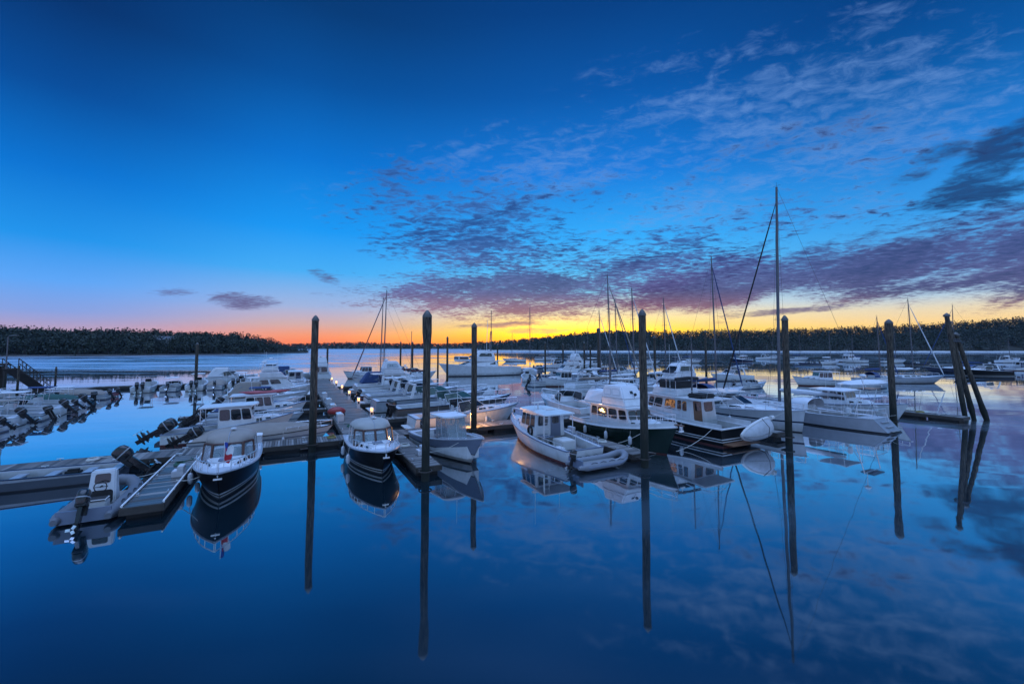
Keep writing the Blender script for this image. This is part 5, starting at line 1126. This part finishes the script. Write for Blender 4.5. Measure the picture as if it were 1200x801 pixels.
gl = t.n('ShaderNodeBsdfGlossy'); gl.inputs['Color'].default_value = (.90, .93, .96, 1); t.L(rough, gl.inputs['Roughness']); t.L(bp.outputs[0], gl.inputs['Normal'])
df = t.n('ShaderNodeBsdfDiffuse'); sky_sheen = t.m('MULTIPLY', left, pat); t.L(t.mix(t.m('MAXIMUM', sky_sheen, t.m('MULTIPLY', farb, .8)), (.002, .014, .022, 1), (.38, .48, .60, 1)), df.inputs['Color'])  # pale sky sheen of the ruffled water painted into the diffuse colour
fr = t.n('ShaderNodeFresnel'); fr.inputs['IOR'].default_value = 2.6
g2 = t.n('ShaderNodeBsdfGlossy'); g2.inputs['Color'].default_value = (.92, .95, .98, 1); g2.inputs['Roughness'].default_value = .32
mg = t.n('ShaderNodeMixShader'); cat = t.ss(t.noise(t.mapv(pos, (.045, .12, 1), (3.3, 1.2, 0)), 1.0, 3, .5), .50, .68); t.L(t.m('MULTIPLY_ADD', cat, .30, .025), mg.inputs[0]); t.L(gl.outputs[0], mg.inputs[1]); t.L(g2.outputs[0], mg.inputs[2])
ms = t.n('ShaderNodeMixShader'); t.L(t.m('MULTIPLY', t.m('MULTIPLY_ADD', fr.outputs[0], 2.9, -.34, True), t.m('MULTIPLY_ADD', t.m('MAXIMUM', sky_sheen, farb), -.5, 1.0)), ms.inputs[0]); t.L(df.outputs[0], ms.inputs[1]); t.L(mg.outputs[0], ms.inputs[2]); t.L(ms.outputs[0], out.inputs['Surface'])
wm.materials.append(W)

# ------------------------------------------------------------------ shores, hills and woods
GROUND = mat('shore_earth', (.05, .05, .04), .95, var=.4, scale=.2)
PALE_EDGE = mat('pale_shore_edge', (.50, .50, .50), .9, var=.4, scale=.5)
LEAF = [mat('leaf_dark', (.022, .034, .024), .8, var=.4, scale=.3), mat('leaf_mid', (.026, .041, .026), .8, var=.4, scale=.3), mat('leaf_olive', (.034, .044, .026), .8, var=.4, scale=.3), mat('needle_dark', (.019, .032, .024), .85, var=.3, scale=.3)]
def interp(tab, x):
    for (a, b), (c, d) in zip(tab, tab[1:]):
        if a <= x <= c: return lerp(b, d, (x - a) / (c - a))
    return tab[0][1] if x < tab[0][0] else tab[-1][1]
def woods(name, label, shore, tops, p0, p1, Yback, n, rows, quads, th, seed, hf=.58, gap=None):
    """shore/tops: where the shoreline and the tree line stand along the far bank"""
    rnd = random.Random(seed); hill = MB(); N = 60; K = 6
    def P(px, k):
        s_ = at(px, interp(shore, px)); q = k / (K - 1); Y = lerp(s_.y, s_.y + Yback, q)
        zt = H + (405 - interp(tops, px)) * (s_.y + Yback * .7) / F - th * hf
        return Vector(((px - 600) * Y / F * 1.0, Y, -.5 + (max(1.5, zt) + .5) * min(1, q / .75 + .08) ** .8 if k else -.5))
    vs = [P(lerp(p0, p1, i / N), k) for i in range(N + 1) for k in range(K)]
    hill.add(vs, [(i * K + k, (i + 1) * K + k, (i + 1) * K + k + 1, i * K + k + 1) for i in range(N) for k in range(K - 1)], GROUND)
    o = hill.build('hill', None, smooth=60); o['kind'] = 'structure'; o.name = 'hill'
    me = MB()
    for i in range(n):
        px = lerp(p0, p1, (i + rnd.random()) / n)
        for r_ in range(rows):
            px2 = px + rnd.uniform(-3, 3); q = (r_ + rnd.random() * .8) / rows * .8 + .02
            if gap and gap[0] < px2 < gap[1] and .13 < q < .42: continue
            k = q * (K - 1); k0 = int(k); b = lerp(P(px2, k0), P(px2, min(K - 1, k0 + 1)), k - k0)
            hh = th * rnd.uniform(.84, 1.12) * max(.28, min(1, (413 - interp(tops, px2)) / 19)); con = rnd.random() < .06; cw = hh * (.30 if con else .60); m_ = LEAF[3] if con else LEAF[rnd.choice((0, 0, 1, 1, 2))]
            if r_ == 0: me.tube([b - Vector((0, 0, .5)), b + Vector((0, 0, hh * .6))], [.3, .15], BARK, 4, False)
            cl = [(rnd.uniform(-.85, .85), rnd.uniform(-.85, .85), rnd.uniform(.12, .82)) for _ in range(9)]
            for j in range(quads):
                if con:
                    zz = rnd.random() ** 1.3; rr = cw * (1 - zz) * math.sqrt(rnd.random()) ; a = rnd.random() * 6.283; c = b + Vector((rr * math.cos(a), rr * math.sin(a), hh * (.12 + .88 * zz)))
                else:
                    c0 = cl[j % 9]; v = Vector((rnd.gauss(0, 1), rnd.gauss(0, 1), rnd.gauss(0, 1))).normalized() * .46 * rnd.random() ** .5
                    c = b + Vector(((c0[0] + v.x) * cw, (c0[1] + v.y) * cw, hh * (c0[2] + v.z * .62)))
                s_ = hh * rnd.uniform(.025, .062) * (2.6 if quads < 40 else 1); e1 = Vector((rnd.gauss(0, 1), rnd.gauss(0, 1), rnd.gauss(0, .6))).normalized(); e2 = e1.cross(Vector((rnd.gauss(0, 1), rnd.gauss(0, 1), rnd.gauss(0, 1)))).normalized()
                me.add([c - e1 * s_ - e2 * s_ * .5, c + e1 * s_ - e2 * s_ * .6, c + e1 * s_ * .7 + e2 * s_, c - e1 * s_ * .6 + e2 * s_ * .8], [(0, 1, 2, 3)], m_)
    w = me.build('woods', None, smooth=0); tag(w, label, 'woods', None, 'stuff'); return P
PL = woods('woods', 'dark mixed woods covering the left shore', [(-200, 418), (0, 417.5), (150, 416.6), (250, 415.6), (350, 413.8), (362, 413.5)], [(-200, 386), (0, 388), (60, 391), (130, 391.5), (200, 393), (280, 395), (320, 399), (345, 406), (362, 409)], -200, 362, 90, 170, 5, 170, 11, 3, gap=(186, 209))
woods('woods', 'hazy wooded hills across the middle of the horizon', [(300, 408.7), (760, 408.7)], [(300, 405), (345, 404), (420, 402.5), (450, 403.5), (520, 404), (570, 402), (620, 399), (660, 396), (720, 392), (760, 392)], 300, 760, 300, 240, 4, 26, 16, 5, .20)
woods('woods', 'dark wooded ridge rising along the right shore', [(560, 411.4), (700, 412.2), (900, 412.6), (1400, 413)], [(560, 405), (600, 401.5), (640, 397), (700, 391.5), (800, 390), (900, 388.5), (1000, 386), (1050, 384), (1100, 381), (1200, 374), (1400, 368)], 560, 1400, 130, 270, 6, 105, 11, 9)
# edge strips along the far shores, dark rock at left, pale at right
def shore(pts, w, zt, mt):
    m = MB(); n = len(pts) - 1; A = [at(*p) for p in pts]
    rows_ = [[Vector((a.x, a.y - w * (1 + .5 * math.sin(i * 1.7)), -.2)) for i, a in enumerate(A)], [Vector((a.x, a.y + 2, zt)) for a in A]]
    m.add(rows_[0] + rows_[1], [(i, i + 1, i + 2 + n, i + 1 + n) for i in range(n)], mt); o = m.build('shore', None); o['kind'] = 'structure'
shore([(x, interp([(-200, 418), (0, 417.5), (150, 416.6), (250, 415.6), (350, 413.8), (362, 413.5)], x)) for x in range(-200, 363, 14)], 5, .9, mat('dark_shore_rock', (.07, .07, .07), .9, var=.4, scale=.5))
shore([(x, interp([(560, 411.4), (700, 412.2), (900, 412.6), (1400, 413)], x)) for x in range(560, 1400, 20)], 14, 1.5, PALE_EDGE)
# white house in the left woods
hp = PL(197, 2); hs = empty('house', (hp.x, hp.y - 4, hp.z + .4), R(25), 'small white house among the trees of the left shore', 'house')
m = MB(); m.box((0, 0, 1.0), (12, 7, 8), WHITE); m.build('wall', hs)
m = MB(); m.add([(-6.4, -4, 4.9), (6.4, -4, 4.9), (6.4, 4, 4.9), (-6.4, 4, 4.9), (-6.4, 0, 7.6), (6.4, 0, 7.6)], [(0, 1, 5, 4), (2, 3, 4, 5), (0, 4, 3), (1, 2, 5), (3, 2, 1, 0)], mat('grey_shingle', (.12, .13, .15), .9)); ro = m.build('roof', hs)
m = MB(); m.box((2, .5, 7.6), (.9, .9, 2), mat('chimney_brick', (.2, .1, .08), .9)); m.build('chimney', ro)
for x in (-4.4, -1.6, 1.6, 4.4):
    for z in (.9, 3.4): m = MB(); m.box((x, -3.52, z), (1.1, .06, 1.4), GLASS); m.build('window', hs)

# ------------------------------------------------------------------ air
m = MB(); m.box((0, 500, 44), (3500, 1700, 92), WHITE); hz = m.build('haze', None, smooth=0); tag(hz, 'thin blue dawn haze over the water and far hills', 'haze', None, 'stuff')
hm = bpy.data.materials.new('dawn_haze'); hm.use_nodes = True; hm.node_tree.nodes.clear()
pv = hm.node_tree.nodes.new('ShaderNodeVolumePrincipled'); pv.inputs['Color'].default_value = (.45, .66, 1.0, 1); pv.inputs['Density'].default_value = .00004
ho = hm.node_tree.nodes.new('ShaderNodeOutputMaterial'); hm.node_tree.links.new(pv.outputs[0], ho.inputs['Volume']); hz.data.materials.clear(); hz.data.materials.append(hm)
# ------------------------------------------------------------------ sky
wd = bpy.data.worlds.new('World'); scn.world = wd; wd.use_nodes = True; nt = wd.node_tree; nt.nodes.clear(); t = NT(nt)
D = t.n('ShaderNodeTexCoord').outputs['Generated']; dx, dy, dz = t.xyz(D)
el = t.m('MULTIPLY', t.m('ARCSINE', dz), 180 / math.pi); az = t.m('MULTIPLY', t.m('ARCTAN2', dx, dy), 180 / math.pi); e = t.m('DIVIDE', el, 60.0, clamp=True)
def rp(st): return t.ramp(e, [(p_ / 60, srgb(c_[0] * .90, c_[1] * 1.0, c_[2] * .955) if p_ > 6.5 else srgb(*c_)) for p_, c_ in st])
Lr = rp([(0, (198, 150, 160)), (1.6, (172, 150, 180)), (3.2, (128, 152, 210)), (6, (88, 155, 230)), (10, (35, 138, 230)), (16, (12, 108, 205)), (23, (8, 72, 152)), (30, (8, 48, 108)), (45, (6, 38, 90))])
M_ = rp([(0, (242, 118, 68)), (1.3, (236, 146, 104)), (2.6, (204, 164, 156)), (4.8, (152, 170, 208)), (9, (75, 162, 240)), (14, (28, 142, 238)), (22, (12, 108, 205)), (30, (8, 76, 155)), (37, (8, 55, 116)), (48, (6, 40, 92))])
Cr = rp([(0, (255, 120, 5)), (1.1, (255, 176, 0)), (2, (255, 214, 50)), (3.4, (255, 224, 140)), (5, (222, 215, 192)), (7, (138, 196, 238)), (10, (90, 182, 250)), (14, (56, 162, 248)), (22, (24, 116, 216)), (31, (12, 82, 166)), (39, (8, 60, 130)), (50, (6, 42, 95))])
Rr = rp([(0, (250, 165, 72)), (2, (246, 203, 122)), (3.6, (222, 206, 172)), (5, (165, 195, 216)), (8, (92, 168, 236)), (13, (58, 146, 230)), (19, (32, 116, 206)), (26, (12, 82, 160)), (32, (8, 62, 132)), (48, (6, 42, 95))])
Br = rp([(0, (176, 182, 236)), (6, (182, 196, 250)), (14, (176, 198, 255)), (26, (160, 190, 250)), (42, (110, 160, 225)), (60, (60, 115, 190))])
vm = t.n('ShaderNodeVectorMath', operation='SCALE'); t.L(Br, vm.inputs[0]); vm.inputs['Scale'].default_value = .85; Br = vm.outputs[0]  # unseen sky behind the camera, kept bright to light the boats
sky = t.mix(t.ss(az, -48, -25), Lr, M_); sky = t.mix(t.ss(az, -25, 6), sky, Cr); sky = t.mix(t.ss(az, 14, 44), sky, Rr)
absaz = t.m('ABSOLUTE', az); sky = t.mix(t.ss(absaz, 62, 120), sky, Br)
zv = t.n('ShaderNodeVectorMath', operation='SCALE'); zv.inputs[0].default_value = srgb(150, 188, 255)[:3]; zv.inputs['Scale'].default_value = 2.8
sky = t.mix(t.ss(el, 44, 66), sky, zv.outputs[0])          # unseen zenith brightened to light the boats from above
# clouds, laid out by direction
yy = t.m('MAXIMUM', dy, .12); gx = t.m('DIVIDE', dx, yy); gz = t.m('DIVIDE', dz, yy)
den = t.m('ADD', t.m('MAXIMUM', dz, 0), .07); pl = t.comb(t.m('DIVIDE', dx, den), t.m('DIVIDE', dy, den), 0.0)
n1 = t.noise(t.mapv(pl, (1, 1.25, 1), (3.1, .7, 0), (0, 0, R(20))), 11.0, 7, .66, .5); n2 = t.noise(t.mapv(pl, (1, 1, 1), (7, 2, 0)), 1.6, 4, .55)
n3 = t.noise(t.mapv(t.mapv(t.comb(gx, gz, 0.0), rot=(0, 0, R(-15))), (1.3, 6.5, 1), (1, 2, 0)), 2.2, 6, .6, .4)
def blob(cx, cz, rx, rz, ang, pw=1.0):
    c, s_ = math.cos(R(ang)), math.sin(R(ang)); u = t.m('SUBTRACT', gx, cx); v = t.m('SUBTRACT', gz, cz)
    a = t.m('DIVIDE', t.m('ADD', t.m('MULTIPLY', u, c), t.m('MULTIPLY', v, s_)), rx); b = t.m('DIVIDE', t.m('SUBTRACT', t.m('MULTIPLY', v, c), t.m('MULTIPLY', u, s_)), rz)
    r2 = t.m('ADD', t.m('MULTIPLY', a, a), t.m('MULTIPLY', b, b))
    return t.m('MULTIPLY', t.m('EXPONENT', t.m('MULTIPLY', t.m('POWER', r2, 1.6), -1.0)), pw)
def mx(*a):
    o = a[0]
    for q in a[1:]: o = t.m('MAXIMUM', o, q)
    return o
speck = mx(blob(-.08, .265, .31, .17, -12, .78), blob(.0, .125, .40, .075, 0, 1.0), blob(.32, .185, .30, .10, 8, .85), blob(-.26, .36, .16, .08, 0, .62), blob(.16, .33, .30, .06, 4, .45), blob(.80, .37, .55, .09, 14, .46), blob(.62, .47, .5, .07, 14, .40))
band = mx(blob(.88, .195, .55, .085, 7, 1.0), blob(1.2, .23, .42, .12, 7, 1.1), blob(.50, .15, .30, .075, 5, .95))
dark = mx(blob(1.14, .43, .20, .06, 24, .85), blob(1.24, .52, .18, .045, 28, .85), blob(1.12, .36, .18, .04, 14, .85), blob(1.02, .455, .10, .03, 20, .7), blob(.96, .405, .12, .03, 10, .66), blob(.55, .46, .2, .04, 12, .42))
thin = mx(blob(.66, .082, .17, .010, 4, .95), blob(-.64, .108, .13, .022, -8, .62), blob(-.44, .16, .06, .016, -25, .6), blob(-.42, .12, .08, .012, -5, .6), blob(-.78, .125, .08, .012, 0, .5), blob(.06, .035, .10, .008, 0, .8), blob(-.02, .05, .12, .008, 3, .8))
wisp = mx(blob(.75, .55, .6, .26, 10, .62), blob(.05, .42, .5, .12, 10, .5), blob(.6, .33, .5, .08, 8, .5))
def cn(m_, w1, w2, w3, a, b):
    v = t.m('MULTIPLY_ADD', t.m('SUBTRACT', n1, .5), w1, t.m('MULTIPLY_ADD', t.m('SUBTRACT', n2, .5), w2, t.m('MULTIPLY_ADD', t.m('SUBTRACT', n3, .5), w3, m_)))
    return t.m('MULTIPLY', t.ss(v, a, b), t.ss(m_, .03, .16))
c1 = cn(speck, 2.0, 1.3, .3, .40, .92)
c2 = cn(band, 1.5, .6, 2.3, .30, .92)
c3 = cn(mx(dark, thin), 1.2, .9, 2.2, .34, 1.0)
c4 = t.m('MULTIPLY', cn(wisp, 1.8, .5, 1.5, .25, 1.0), .5)
fwd = t.ss(dy, .10, .35)
low = t.ss(gz, .08, .30)
tone = t.ss(t.m('MULTIPLY_ADD', n1, .5, t.m('MULTIPLY', n3, .5)), .38, .64)
ccol = t.mix(low, t.mix(tone, srgb(100, 90, 138), srgb(66, 56, 98)), t.mix(tone, srgb(66, 108, 175), srgb(30, 66, 126))); ccol = t.mix(t.ss(gx, .35, .95), ccol, t.mix(low, t.mix(tone, srgb(88, 80, 128), srgb(52, 52, 98)), t.mix(tone, srgb(74, 82, 136), srgb(36, 48, 94))))
ccol = t.mix(t.m('MULTIPLY', t.ss(gz, .14, .04), .75), ccol, srgb(172, 104, 100))
ccol3 = t.mix(t.ss(gz, .1, .3), srgb(88, 76, 116), srgb(26, 52, 98))
sky = t.mix(t.m('MULTIPLY', c4, fwd), sky, srgb(106, 146, 205)); sky = t.mix(t.m('MULTIPLY', t.m('MULTIPLY', c1, .9), fwd), sky, ccol); sky = t.mix(t.m('MULTIPLY', t.m('MULTIPLY', c2, .93), fwd), sky, ccol); sky = t.mix(t.m('MULTIPLY', t.m('MULTIPLY', c3, .85), fwd), sky, ccol3)
gv = t.n('ShaderNodeMix', data_type='RGBA', blend_type='ADD'); t.L(t.m('MULTIPLY', mx(blob(.15, .022, .22, .032, 0, .9), blob(-.06, .015, .28, .022, 0, .22)), fwd), gv.inputs[0]); t.L(sky, gv.inputs[6]); gv.inputs[7].default_value = (1.3, .50, .0, 1); sky = gv.outputs[2]
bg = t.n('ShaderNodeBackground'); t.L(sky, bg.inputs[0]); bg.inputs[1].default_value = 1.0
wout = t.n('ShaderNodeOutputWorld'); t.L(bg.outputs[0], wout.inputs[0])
#@@END
